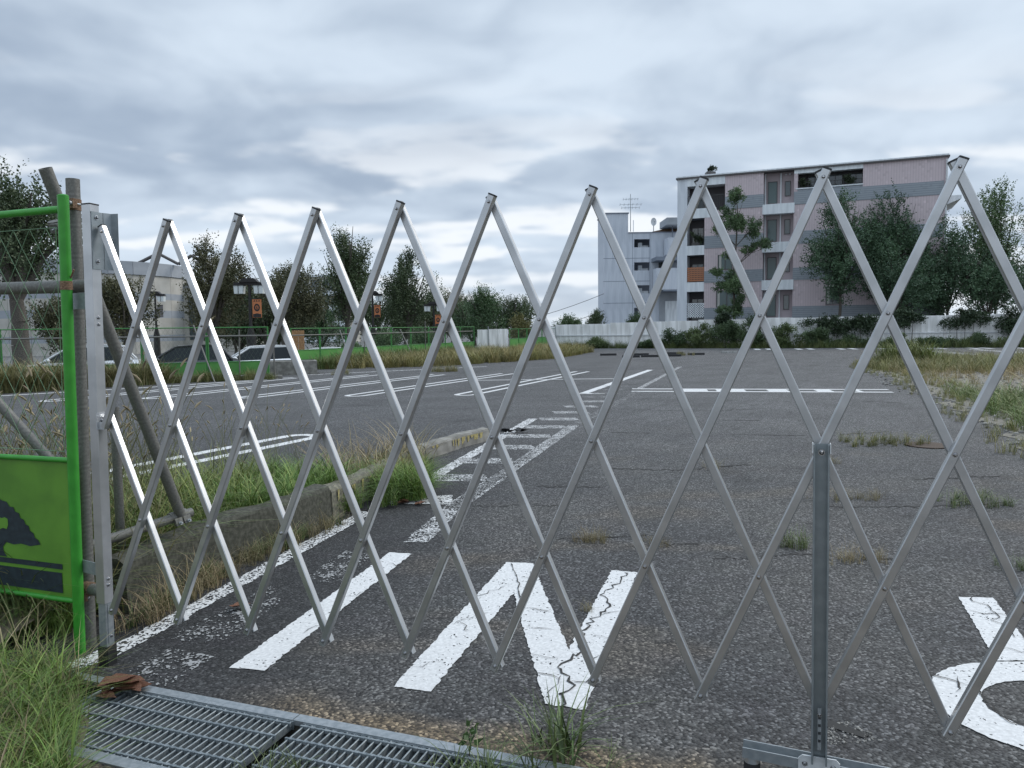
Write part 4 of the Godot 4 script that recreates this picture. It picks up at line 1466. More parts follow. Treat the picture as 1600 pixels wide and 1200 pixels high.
func build_far_fence() -> void:
	var wall := thing("fence_footing", "low concrete footing under the green guard fence", "wall")
	var b := MB.new()
	b.box(Vector3(-14.5, -0.5, -0.12), Vector3(0.25, 0.1, 0.12), Transform3D(Basis(Vector3.UP, 0.37), Vector3(-7.5, 0, -24.2)))
	part("footing", b, M.concrete, wall)
	var nth := ["first", "second", "third", "fourth", "fifth", "sixth", "seventh", "eighth", "ninth"]
	var dir := Vector3(cos(0.37), 0, -sin(0.37))
	for i in 5:
		var at := Vector3(-7.6, 0.06, -24.2) - dir * (1.8 * (5 - i))
		var lb: String = ["green guard fence panel behind the far-left grass, below the big tree", "green guard fence panel in front of the silver car", "green guard fence panel left of the dark car", "green guard fence panel in front of the dark car", "green guard fence panel in front of the white hatchback"][i]
		far_panel(lb, at, 0.37, 1.58)
	var d2 := Vector3(6.2, 0, -15.0).normalized()
	for i in 9:
		var at := Vector3(-8.3, 0.12, -29.0) + d2 * (1.8 * i)
		far_panel("%s green guard fence panel of the row running back to the white gate" % nth[i], at, atan2(15.0, 6.2), 1.48, 1.75, 0.62)
	var d3 := Vector3(3.4, 0, -11.0).normalized()
	for i in 6:
		var at := Vector3(-0.1, 0.0, -45.2) + d3 * (1.85 * i)
		far_panel("%s green guard fence panel of the row between white gate and white hoarding" % nth[i], at, atan2(11.0, 3.4), 1.45, 1.75, 0.85)
	# long rails and props of scaffold pipe
	var s := thing("fence_rail", "weathered scaffold pipe rail and props along the green guard fence", "pipe rail")
	for q in [[Vector3(-16.5, 1.36, -20.55), Vector3(-7.4, 1.36, -24.1), 0.025], [Vector3(-8.3, 1.32, -28.85), Vector3(-2.2, 1.34, -43.7), 0.025], [Vector3(-9.6, 1.7, -23.3), Vector3(-8.75, 0.0, -22.6), 0.022], [Vector3(-7.45, 1.75, -24.0), Vector3(-7.4, 0.0, -24.0), 0.025], [Vector3(-8.4, 1.55, -23.8), Vector3(-8.4, 0.0, -23.7), 0.022], [Vector3(-6.9, 1.5, -31.0), Vector3(-6.2, 0.0, -29.9), 0.022], [Vector3(-5.2, 1.5, -36.0), Vector3(-4.4, 0.0, -35.2), 0.022], [Vector3(-3.4, 1.5, -40.5), Vector3(-2.7, 0.0, -39.6), 0.022], [Vector3(-6.4, 1.9, -33.5), Vector3(-6.4, 0.0, -33.5), 0.022], [Vector3(-4.3, 1.9, -38.5), Vector3(-4.3, 0.0, -38.5), 0.022]]:
		b = MB.new()
		b.tube(q[0], q[1], q[2], q[2], 7)
		part("rail_pipe" if absf(q[0].y - q[1].y) < 0.1 else "prop_pipe", b, M.pipe, s)
	# concrete block where the fence steps back
	var cb := thing("concrete_block", "low grey concrete block where the fence steps back", "concrete block", Vector3(-7.9, 0, -26.6), 0.3)
	boxpart("block", Vector3(-0.6, -0.5, -0.5), Vector3(1.1, 0.46, 0.6), M.concrete, cb)
	boxpart("rail", Vector3(-0.6, 0.47, 0.3), Vector3(1.0, 0.5, 0.34), M.pipe, cb)
	var pw := thing("plywood_board", "orange plywood board standing behind the guard fence", "board", Vector3(-9.7, -0.5, -34.6))
	for i in 3:
		boxpart("board", Vector3(-0.42 + i * 0.28, 0.4, 0.003 * i), Vector3(-0.16 + i * 0.28, 2.0, 0.03 + 0.003 * i), M.wood, pw)
	# white gate leaves
	var wg := thing("white_gate", "weathered white sheet gate standing at the end of the fence", "gate", Vector3(-1.95, 0, -44.2))
	for q in [[0.0, 0.62, 0.3, 1.42], [0.63, 1.25, -0.05, 1.44], [1.26, 1.72, 0.3, 1.45]]:
		boxpart("gate_sheet", Vector3(q[0], q[2] if q[2] > 0 else 0.02, -0.02), Vector3(q[1], q[3], 0.02), M.hoarding, wg)
	boxpart("gate_post", Vector3(0.6, 0, 0.03), Vector3(0.65, 1.6, 0.08), M.zinc, wg)
	boxpart("wire_door", Vector3(1.18, 0.1, 0.05), Vector3(1.62, 1.15, 0.07), M.hoarding, wg)
	for q in [[Vector3(1.75, 1.4, 0.2), Vector3(1.68, 0, 0.6)], [Vector3(4.5, 1.4, -6.0), Vector3(4.2, 0, -5.4)]]:
		b = MB.new()
		b.tube(q[0], q[1], 0.03, 0.03, 6)
		part("white_strut", b, M.white_pipe, wg)

func build_hoarding() -> void:
	var o := thing("white_hoarding", "long white sheet-steel hoarding at the back of the lot", "wall")
	var pts := [Vector3(3.2, 0, -56.0), Vector3(16.5, 0, -51.0), Vector3(46.0, 0, -41.9)]
	var hs := [1.66, 1.93, 2.1]
	var rr := RandomNumberGenerator.new()
	rr.seed = 5
	for i in 2:
		var p: Vector3 = pts[i]
		var q: Vector3 = pts[i + 1]
		var n := int(p.distance_to(q) / 1.8)
		for k in n:
			var a := p.lerp(q, float(k) / n)
			var c := p.lerp(q, (k + 0.985) / n)
			var h: float = lerpf(hs[i], hs[i + 1], (k + 0.5) / n) + rr.randf_range(-0.03, 0.03)
			var z := (c - a).normalized()
			var b := MB.new()
			var tr := Transform3D(Basis(z, Vector3.UP, z.cross(Vector3.UP)), a + z.cross(Vector3.UP) * rr.randf_range(-0.015, 0.015))
			b.box(Vector3(0, -0.4, -0.02), Vector3(a.distance_to(c), h, 0.02), tr)
			for j in 6:
				var x: float = a.distance_to(c) * (j + 0.5) / 6.0
				b.box(Vector3(x - 0.05, 0.05, 0.021), Vector3(x + 0.05, h - 0.03, 0.045), tr)
			part("sheet_panel", b, M.hoarding, o)
			b = MB.new()
			b.box(Vector3(-0.02, 0.86, 0.047), Vector3(a.distance_to(c) + 0.02, 0.92, 0.09), tr)
			part("rail", b, M.white_pipe, o)
	var end := thing("hoarding_mesh_panel", "grey wire panel with a green foot at the hoarding's left end", "fence panel", Vector3(2.45, 0, -55.6))
	boxpart("green_foot", Vector3(-0.9, 0, 0), Vector3(0.75, 0.6, 0.02), M.far_green, end)
	for x in [-0.9, 0.0, 0.72]:
		boxpart("upright", Vector3(x, 0, 0.021), Vector3(x + 0.04, 1.6, 0.05), M.zinc, end)
	boxpart("grey_sheet", Vector3(0.05, 0.62, 0), Vector3(0.72, 1.55, 0.02), M.hoarding, end)

# ---------------------------------------------------------------- buildings
func window(parent: Node, s0: float, s1: float, h0: float, h1: float, z: float, glass: Material, split := true) -> void:
	var b := MB.new()
	var t := 0.05
	b.box(Vector3(s0 - t, h0 - t, z), Vector3(s1 + t, h0, z + 0.06))
	b.box(Vector3(s0 - t, h1, z), Vector3(s1 + t, h1 + t, z + 0.06))
	b.box(Vector3(s0 - t, h0, z), Vector3(s0, h1, z + 0.06))
	b.box(Vector3(s1, h0, z), Vector3(s1 + t, h1, z + 0.06))
	if split:
		b.box(Vector3((s0 + s1) / 2 - 0.025, h0, z), Vector3((s0 + s1) / 2 + 0.025, h1, z + 0.055))
	var o := part("window", b, M.frame, parent)
	boxpart("pane", Vector3(s0, h0, z + 0.003), Vector3(s1, h1, z + 0.02), glass, o)

func wallpart(called: String, parent: Node, s0: float, s1: float, h0: float, h1: float, z0: float, z1: float, m: Material) -> void:
	boxpart(called, Vector3(s0, h0, z0), Vector3(s1, h1, z1), m, parent)

func build_pink() -> void:
	var o := thing("apartment_building", "pink tiled four-storey apartment block with grey bands and white balconies", "building", Vector3(13.2, 0, -61.5), -atan2(0.394, 0.919))
	var Z := -1.15
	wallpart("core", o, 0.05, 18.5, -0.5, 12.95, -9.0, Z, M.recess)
	wallpart("side_wall", o, 0.0, 0.77, -0.5, 13.0, -9.0, 0.0, M.white_wall)
	wallpart("side_wall", o, 18.45, 18.65, -0.5, 13.0, -9.02, -0.02, M.pink)
	var bands := [[-0.5, 1.99, M.pink], [1.99, 2.87, M.greyband], [2.87, 4.83, M.pink], [4.83, 5.74, M.greyband], [5.74, 7.5, M.pink], [7.5, 8.45, M.greyband], [8.45, 10.4, M.pink], [10.4, 11.35, M.greyband], [11.35, 12.95, M.pink]]
	for q in bands:
		var g: bool = q[2] == M.greyband
		var zf := 0.0 if not g else 0.03
		if q[0] > 10:
			wallpart("grey_band" if g else "tiled_wall", o, 3.65, 6.48, q[0], q[1], Z, zf, q[2])
		else:
			wallpart("grey_band" if g else "tiled_wall", o, 2.11, 6.48, q[0], q[1], Z, zf, q[2])
		if q[0] > 11:
			wallpart("tiled_wall", o, 13.3, 18.45, q[0], q[1], Z, zf, q[2])
			wallpart("tiled_wall", o, 8.64, 8.9, q[0], q[1], Z, zf, q[2])
			wallpart("parapet", o, 8.9, 13.3, q[0], 11.5, -0.2, 0.0, M.greyband)
		else:
			wallpart("grey_band" if g else "tiled_wall", o, 8.64, 18.45, q[0], q[1], Z, zf, q[2])
	wallpart("parapet_cap", o, 8.75, 13.3, 11.5, 11.58, -0.26, 0.06, M.balcony_white)
	wallpart("fascia", o, 8.64, 13.3, 12.66, 12.95, -0.5, 0.02, M.balcony_white)
	wallpart("fascia", o, 0.77, 3.65, 12.35, 12.95, Z, 0.02, M.balcony_white)
	wallpart("roof_edge", o, -0.1, 18.75, 12.95, 13.06, -9.1, 0.14, M.frame)
	wallpart("roof_slab", o, -0.06, 18.7, 13.06, 13.16, -9.06, 0.1, M.balcony_white)
	# loggias on the left
	for f in 4:
		var y := 9.87 - 2.85 * f
		if f < 3:
			wallpart("balcony_front", o, 0.77, 3.0 if f == 0 else 2.11, y, y + 0.74, -0.16, 0.02, M.balcony_white)
			wallpart("floor_slab", o, 0.77, 3.6 if f == 0 else 2.11, y - 0.02, y + 0.14, Z, -0.18, M.grey_dark)
		window(o, 1.0, 1.85, y + 0.8 if f < 3 else 2.0, y + 2.2 if f < 3 else 3.6, Z, M.glass)
	wallpart("pillar", o, 2.11, 2.22, 10.61, 12.35, -0.14, 0.0, M.frame)
	var b := MB.new()
	for i in 20:
		b.box(Vector3(0.82 + i * 0.14, 10.62, -0.06), Vector3(0.85 + i * 0.14, 11.55, -0.03))
	b.box(Vector3(0.8, 11.55, -0.07), Vector3(3.6, 11.6, -0.02))
	part("railing", b, M.rail, o)
	b = MB.new()
	for i in 7:
		b.box(Vector3(0.79, 4.98 + i * 0.16, -0.08), Vector3(2.1, 5.1 + i * 0.16, -0.05))
	for i in 6:
		b.box(Vector3(0.85 + i * 0.23, 4.98, -0.047), Vector3(0.9 + i * 0.23, 6.1, -0.03))
	part("orange_screen", b, M.rail_orange, o)
	b = MB.new()
	for i in 7:
		for j in 6:
			b.box(Vector3(0.8 + i * 0.19, 2.13 + j * 0.18, -0.07), Vector3(0.9 + i * 0.19, 2.24 + j * 0.18, -0.04))
			b.box(Vector3(0.88 + i * 0.19, 2.22 + j * 0.18, -0.066), Vector3(0.99 + i * 0.19, 2.33 + j * 0.18, -0.043))
	b.box(Vector3(0.78, 3.2, -0.08), Vector3(2.1, 3.26, -0.03))
	part("lattice_screen", b, M.balcony_white, o)
	# recessed bay with tall and small windows
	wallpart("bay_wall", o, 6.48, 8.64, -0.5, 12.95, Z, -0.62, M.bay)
	for f in 4:
		var y := 10.55 - 2.84 * f
		wallpart("balcony_front", o, 6.42, 8.70, y - 0.74, y, -0.62, 0.1, M.balcony_white)
		window(o, 6.78, 7.38, y + 0.15, y + 1.72, -0.62, M.glass_green, false)
		window(o, 8.0, 8.33, y + 0.66, y + 1.68, -0.62, M.glass, false)
	for x in [6.56, 7.68]:
		b = MB.new()
		b.tube(Vector3(x, 0.0, -0.5), Vector3(x, 12.9, -0.5), 0.055, 0.055, 8)
		part("downpipe", b, M.white_pipe, o)
	for x in [8.05, 8.3]:
		b = MB.new()
		b.blob(Vector3(x, 12.75, -0.5), Vector3(0.07, 0.07, 0.1), 8, 5)
		part("vent_cap", b, M.white_pipe, o)
	# top balcony
	for x in [9.6, 11.0, 12.4]:
		window(o, x, x + 0.9, 11.62, 12.55, Z, M.glass)
	b = MB.new()
	for i in 22:
		b.box(Vector3(9.0 + i * 0.2, 11.58, -0.12), Vector3(9.025 + i * 0.2, 11.95, -0.095))
	b.box(Vector3(8.95, 11.95, -0.13), Vector3(13.3, 11.99, -0.08))
	part("railing", b, M.rail, o)
	for q in [[3.2, 4.2, 5.85, 6.9], [3.1, 4.6, 2.95, 4.15], [11.0, 11.85, 3.0, 4.2], [14.5, 15.6, 5.8, 6.9], [14.5, 15.6, 2.95, 4.2]]:
		window(o, q[0], q[1], q[2], q[3], 0.004, M.glass if q[0] > 4 else M.glass_green)
		boxpart("shutter_rail", Vector3(q[0] + 0.05, q[2], 0.03), Vector3(q[0] + 0.22, q[3], 0.04), M.curtain, o)
	b = MB.new()
	b.tube(Vector3(18.58, 0, 0.12), Vector3(18.58, 12.8, 0.12), 0.06, 0.06, 8)
	part("downpipe", b, M.white_pipe, o)
	b = MB.new()
	b.prism([Vector2(18.65, 9.75), Vector2(19.6, 10.15), Vector2(19.6, 10.38), Vector2(18.65, 10.38)], Vector3(0, 0, -6.0), Vector3.RIGHT, Vector3.UP, Vector3.BACK, 5.4)
	part("side_canopy", b, M.balcony_white, o)
	var pl := thing("rooftop_shrub", "round dark shrub in a tub on the pink block's roof edge", "shrub", o.transform * Vector3(2.45, 13.16, -0.5))
	boxpart("tub", Vector3(-0.35, 0, -0.3), Vector3(0.35, 0.25, 0.3), M.frame, pl)
	part("foliage", crown(310, Vector3(0, 0.42, 0), Vector3(0.6, 0.3, 0.4), 0.1, Color(0.02, 0.03, 0.02), Color(0.05, 0.07, 0.04), 0.4, 80, 5, 0.2), M.leaf, pl)
	var i2 := 0
	for q in [[1.45, 8.2, "leafy potted plants filling the pink block's third-floor loggia"], [9.3, 11.85, "yellow-green balcony plant at the left of the top balcony"], [12.5, 11.85, "green balcony plant at the right of the top balcony"]]:
		var pp := thing("balcony_plant", q[2], "plant", o.transform * Vector3(q[0], q[1] - 0.4, -0.1))
		boxpart("planter", Vector3(-0.3, 0, -0.25), Vector3(0.3, 0.2, 0.0), M.frame, pp)
		part("foliage", crown(320 + i2, Vector3(0, 0.55, 0), Vector3(0.62, 0.75 if i2 == 0 else 0.42, 0.35), 0.1, Color(0.02, 0.03, 0.018), Color(0.06, 0.09, 0.035), 0.5, 110, 6, 0.3), M.leaf, pp)
		i2 += 1

func build_grey() -> void:
	var o := thing("grey_building", "pale blue-grey concrete building with stair tower and open landings", "building", Vector3(0, 0, -97.0))
	wallpart("stair_tower", o, 11.6, 14.7, -0.5, 15.5, -6, 0, M.grey_wall)
	wallpart("tower_cap", o, 11.5, 14.8, 15.5, 15.62, -6.1, 0.1, M.grey_dark)
	# open landings cut through the wall
	var ys := [[-0.5, 2.75], [3.8, 5.6], [6.62, 8.45], [9.47, 11.32], [12.33, 13.1]]
	for y in ys:
		wallpart("wall", o, 15.45, 17.38, y[0], y[1], -0.25, 0, M.grey_wall)
	wallpart("wall", o, 14.7, 15.45, -0.5, 13.1, -0.25, 0, M.grey_wall)
	wallpart("wall", o, 17.38, 24.0, -0.5, 13.1, -0.25, 0, M.grey_wall)
	wallpart("roof_cap", o, 14.7, 24.0, 13.1, 13.2, -6, 0.08, M.grey_dark)
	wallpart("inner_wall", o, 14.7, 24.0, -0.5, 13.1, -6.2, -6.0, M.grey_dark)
	for f in 4:
		var y := 11.32 - f * 2.845
		wallpart("landing", o, 14.7, 17.4, y - 0.25, y - 0.05, -6.0, -0.25, M.grey_dark)
		wallpart("inner_parapet", o, 16.1, 17.38, y - 0.04, y + 0.32, -1.2, -1.0, M.balcony_white)
		wallpart("inner_parapet", o, 16.1, 16.6, y + 0.32, y + 0.68, -1.2, -1.0, M.balcony_white)
	for y in [4.42, 7.14, 9.98]:
		wallpart("joint", o, 11.59, 17.4, y - 0.025, y + 0.025, 0.0, 0.012, M.joint)
	for x in [15.24, 17.42]:
		wallpart("joint", o, x - 0.02, x + 0.02, 0, 13.0, 0.0, 0.009, M.joint)
	# walkway wing coming forward
	wallpart("walkway_front", o, 17.7, 22.0, 5.9, 8.5, 0.6, 3.0, M.grey_wall)
	wallpart("walkway_canopy", o, 17.6, 22.0, 9.42, 9.86, 0.0, 3.2, M.grey_dark)
	wallpart("walkway_front", o, 19.1, 22.0, 10.2, 12.2, 0.4, 2.6, M.grey_wall)
	wallpart("walkway_canopy", o, 19.0, 22.0, 13.75, 14.6, -2.0, 2.6, M.panel_grey)
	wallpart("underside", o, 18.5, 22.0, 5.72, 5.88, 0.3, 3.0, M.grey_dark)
	wallpart("portal_wall", o, 18.6, 22.0, 1.0, 5.7, 0.02, 0.2, M.panel_grey)
	wallpart("doorway", o, 19.3, 22.0, 1.0, 4.6, 0.21, 0.24, M.balcony_white)
	window(o, 18.55, 18.95, 8.55, 9.35, 0.02, M.glass, false)
	var b := MB.new()
	b.tube(Vector3(20.0, 12.0, 1.0), Vector3(20.0, 13.8, 1.0), 0.06, 0.06, 8)
	part("post", b, M.grey_dark, o)
	var rf := MB.new()
	rf.prism([Vector2(17.0, 13.2), Vector2(22.0, 13.2), Vector2(22.0, 14.3)], Vector3(0, 0, -5.5), Vector3.RIGHT, Vector3.UP, Vector3.BACK, 4.0)
	part("roof_hip", rf, M.rust, o)
	# aerial
	var a := thing("tv_aerial", "thin rooftop TV aerial beside the grey stair tower", "aerial", Vector3(14.9, 13.2, -96.4))
	b = MB.new()
	b.tube(Vector3.ZERO, Vector3(0, 4.6, 0), 0.05, 0.035, 7)
	part("mast", b, M.zinc, a)
	for q in [[3.95, 0.9, 0.55], [3.3, 1.3, 0.8], [2.9, 1.1, 0.5]]:
		b = MB.new()
		b.tube(Vector3(-q[1], q[0], 0), Vector3(q[1], q[0] + 0.05, 0), 0.022, 0.022, 5)
		for i in 6:
			var x: float = -q[1] + i * q[1] * 0.4
			b.tube(Vector3(x, q[0], -q[2]), Vector3(x, q[0], q[2]), 0.014, 0.014, 4)
			b.tube(Vector3(x, q[0] - 0.16, 0), Vector3(x, q[0] + 0.18, 0), 0.014, 0.014, 4)
		part("antenna", b, M.zinc, a)
	b = MB.new()
	b.tube(Vector3(0.35, 0, 0), Vector3(0.35, 1.4, 0), 0.05, 0.05, 6)
	part("stay", b, M.balcony_white, a)
	var d := thing("satellite_dish", "white satellite dish on the grey building's roof", "dish", Vector3(17.75, 13.2, -96.4))
	b = MB.new()
	b.tube(Vector3.ZERO, Vector3(0, 0.75, 0), 0.05, 0.05, 7)
	part("stand", b, M.zinc, d)
	b = MB.new()
	for j in 4:
		var r0 := 0.11 * j
		var r1 := 0.11 * (j + 1)
		for i in 16:
			var a0 := TAU * i / 16
			var a1 := TAU * (i + 1) / 16
			var q := func(r: float, an: float) -> Vector3: return Vector3(cos(an) * r * 0.8, 1.15 + sin(an) * r * 1.15, 0.5 * r * r)
			b.face([q.call(r0 + 0.001, a0), q.call(r1, a0), q.call(r1, a1), q.call(r0 + 0.001, a1)])
	part("reflector", b, M.white_pipe, d)
	b = MB.new()
	b.tube(Vector3(0, 0.7, 0.0), Vector3(0.02, 1.1, 0.5), 0.018, 0.018, 5)
	b.blob(Vector3(0.02, 1.12, 0.5), Vector3(0.06, 0.06, 0.09), 7, 5)
	part("feed_arm", b, M.zinc, d)
	# lines to the left of it
	var wr := thing("overhead_wires", "two thin overhead wires left of the grey building", "wires")
	for q in [[Vector3(11.6, 5.6, -96.5), Vector3(-4.0, 1.3, -97)], [Vector3(11.6, 3.5, -96.5), Vector3(0.0, 1.0, -96)]]:
		b = MB.new()
		var prev: Vector3 = q[0]
		for i in 8:
			var f := (i + 1) / 8.0
			var p: Vector3 = q[0].lerp(q[1], f) - Vector3(0, 0.5 * f * (1 - f) * 4, 0)
			b.tube(prev, p, 0.03, 0.03, 4, false)
			prev = p
		part("wire", b, M.frame, wr)

func build_left_buildings() -> void:
	# curved concrete hall
	var o := thing("concrete_hall", "curved beige concrete hall with grey bands and steel roof frame", "building", Vector3(-39.5, -0.5, -74.5))
	var R := 9.0
	var rows := [[0.0, 1.1, M.concrete_old], [1.1, 1.7, M.panel_grey], [1.7, 3.3, M.concrete_old], [3.3, 4.0, M.panel_grey], [4.0, 5.0, M.concrete_old], [5.0, 5.6, M.panel_grey], [5.6, 7.2, M.concrete_old], [7.22, 8.4, M.panel_grey]]
	for row in rows:
		for i in 13:
			var a0 := -1.2 + i * 0.235
			var a1 := a0 + 0.232
			var b := MB.new()
			var rr := R + (0.12 if row[0] > 7 else 0.0)
			var p := func(a: float, r: float, y: float) -> Vector3: return Vector3(sin(a) * r - 2.0, y, cos(a) * r - 1.5)
			b.face([p.call(a0, rr, row[0]), p.call(a1, rr, row[0]), p.call(a1, rr, row[1]), p.call(a0, rr, row[1])])
			b.face([p.call(a1, rr - 0.4, row[0]), p.call(a0, rr - 0.4, row[0]), p.call(a0, rr - 0.4, row[1]), p.call(a1, rr - 0.4, row[1])])
			b.face([p.call(a0, rr, row[1]), p.call(a1, rr, row[1]), p.call(a1, rr - 0.4, row[1]), p.call(a0, rr - 0.4, row[1])])
			part("wall_panel", b, row[2], o)
	boxpart("back_block", Vector3(-14, 0, -9), Vector3(7.0, 7.6, -4.0), M.panel_grey, o)
	boxpart("wing_wall", Vector3(6.6, 0, -6.5), Vector3(14.0, 6.3, -2.6), M.concrete_old, o)
	boxpart("wing_cap", Vector3(6.5, 6.3, -6.6), Vector3(14.1, 6.7, -2.5), M.panel_grey, o)
	for r2 in 3:
		for c2 in 3:
			window(o, 7.4 + c2 * 0.75, 8.05 + c2 * 0.75, 1.2 + r2 * 1.45, 2.5 + r2 * 1.45, -2.6, M.glass, true)
	for q in [[Vector3(3.6, 8.5, 0), Vector3(5.7, 9.5, 0)], [Vector3(5.7, 9.5, 0), Vector3(7.4, 8.5, -0.5)], [Vector3(7.4, 8.5, -0.5), Vector3(8.7, 9.3, -0.5)], [Vector3(8.7, 9.3, -0.5), Vector3(12.4, 6.9, -1)], [Vector3(1.0, 8.8, 0), Vector3(3.6, 8.5, 0)]]:
		var b := MB.new()
		b.tube(q[0], q[1], 0.16, 0.16, 6)
		part("roof_truss", b, M.frame, o)
	var m := thing("low_building", "low grey flat-roofed building behind the big tree at far left", "building", Vector3(-63.0, -0.5, -95.0))
	boxpart("wall", Vector3(-10, 0, -5), Vector3(9.5, 7.6, 0), M.panel_grey, m)
	boxpart("roof_edge", Vector3(-10.3, 7.6, -5.3), Vector3(9.8, 8.4, 0.3), M.white_wall, m)
	for i in 6:
		window(m, -8 + i * 2.8, -6.4 + i * 2.8, 3.6, 5.2, 0.0, M.glass)
	# distant flats between the trees
	var f := thing("distant_flats", "distant cream block of flats seen between the trees", "building", Vector3(-33.5, -0.5, -120.0))
	boxpart("wall", Vector3(0, 0, -8), Vector3(8.5, 10.2, 0), M.concrete_old, f)
	for r2 in 4:
		for c2 in 4:
			window(f, 0.5 + c2 * 2.05, 1.9 + c2 * 2.05, 1.0 + r2 * 2.4, 2.5 + r2 * 2.4, 0.0, M.glass, true)
		boxpart("balcony_front", Vector3(0.2, 0.1 + r2 * 2.4, 0.0), Vector3(8.3, 0.9 + r2 * 2.4, 0.8), M.balcony_white, f)
	boxpart("roof_edge", Vector3(-0.2, 10.2, -8.2), Vector3(8.7, 10.5, 0.3), M.balcony_white, f)

# ---------------------------------------------------------------- lamps, cars, stops
func lamp(label: String, at: Vector3, arm: float, ban: Material, emblem: bool, both: bool, whole := 1.0) -> void:
	var o := thing("street_lamp", label, "street lamp", at, 0.0, "dark lamps with twin lanterns beyond the fence")
	var s := 0.82
	o.scale = Vector3.ONE * whole
	var b := MB.new()
	b.tube(Vector3.ZERO, Vector3(0, 0.3, 0), 0.34 * s, 0.32 * s, 12)
	b.tube(Vector3(0, 0.3, 0), Vector3(0, 1.6, 0), 0.3 * s, 0.28 * s, 12)
	b.tube(Vector3(0, 1.6, 0), Vector3(0, 2.4, 0), 0.32 * s, 0.1 * s, 12)
	b.tube(Vector3(0, 2.4, 0), Vector3(0, arm, 0), 0.1 * s, 0.085 * s, 10)
	part("post", b, M.lamp_dark, o)
	b = MB.new()
	b.box(Vector3(-0.95, arm - 0.12, -0.09) * Vector3(s, 1, 1), Vector3(0.95, arm + 0.02, 0.09) * Vector3(s, 1, 1))
	b.prism([Vector2(-0.6 * s, 0), Vector2(0.6 * s, 0), Vector2(0.35 * s, 0.2), Vector2(-0.35 * s, 0.2)], Vector3(0, arm + 0.02, -0.2), Vector3.RIGHT, Vector3.UP, Vector3.BACK, 0.4)
	part("cross_arm", b, M.lamp_dark, o)
	for x in [-0.62 * s, 0.62 * s]:
		b = MB.new()
		b.prism([Vector2(-0.26 * s, 0), Vector2(0.26 * s, 0), Vector2(0.30 * s, 0.42), Vector2(-0.30 * s, 0.42)], Vector3(x, arm - 0.56, -0.2), Vector3.RIGHT, Vector3.UP, Vector3.BACK, 0.4)
		var l := part("lantern", b, M.lantern, o)
		b = MB.new()
		b.box(Vector3(x - 0.32 * s, arm - 0.15, -0.24), Vector3(x + 0.32 * s, arm - 0.11, 0.24))
		b.box(Vector3(x - 0.012, arm - 0.56, 0.201), Vector3(x + 0.012, arm - 0.15, 0.22))
		part("lantern_frame", b, M.lamp_dark, l)
	for sgn in ([-1.0, 1.0] if both else [1.0]):
		var x0: float = 0.12 * sgn
		b = MB.new()
		b.box(Vector3(minf(x0, x0 + 0.46 * sgn), arm - 1.78, -0.012), Vector3(maxf(x0, x0 + 0.46 * sgn), arm - 0.85, 0.012))
		var bn := part("banner", b, ban, o)
		b = MB.new()
		b.tube(Vector3(0, arm - 0.83, 0), Vector3(x0 + 0.48 * sgn, arm - 0.83, 0), 0.02, 0.02, 5)
		part("banner_rod", b, M.lamp_dark, bn)
		if emblem:
			b = MB.new()
			var c := Vector3(x0 + 0.23 * sgn, arm - 1.27, 0.014)
			for i in 14:
				var a0 := TAU * i / 14
				var a1 := TAU * (i + 1) / 14
				b.face([c + Vector3(cos(a0) * 0.08, sin(a0) * 0.11, 0), c + Vector3(cos(a0) * 0.155, sin(a0) * 0.2, 0), c + Vector3(cos(a1) * 0.155, sin(a1) * 0.2, 0), c + Vector3(cos(a1) * 0.08, sin(a1) * 0.11, 0)])
			b.box(c + Vector3(-0.03, -0.09, 0.0), c + Vector3(0.03, 0.06, 0.003))
			b.face([c + Vector3(-0.21, -0.5, 0), c + Vector3(0.21, -0.5, 0), c + Vector3(0.21, -0.34, 0), c + Vector3(0.0, -0.29, 0), c + Vector3(-0.21, -0.34, 0)])
			for x in [-0.12, 0.0, 0.12]:
				b.face([c + Vector3(x - 0.05, 0.30, 0), c + Vector3(x + 0.05, 0.31, 0), c + Vector3(x, 0.40, 0)])
			part("emblem", b, M.lamp_dark, bn)

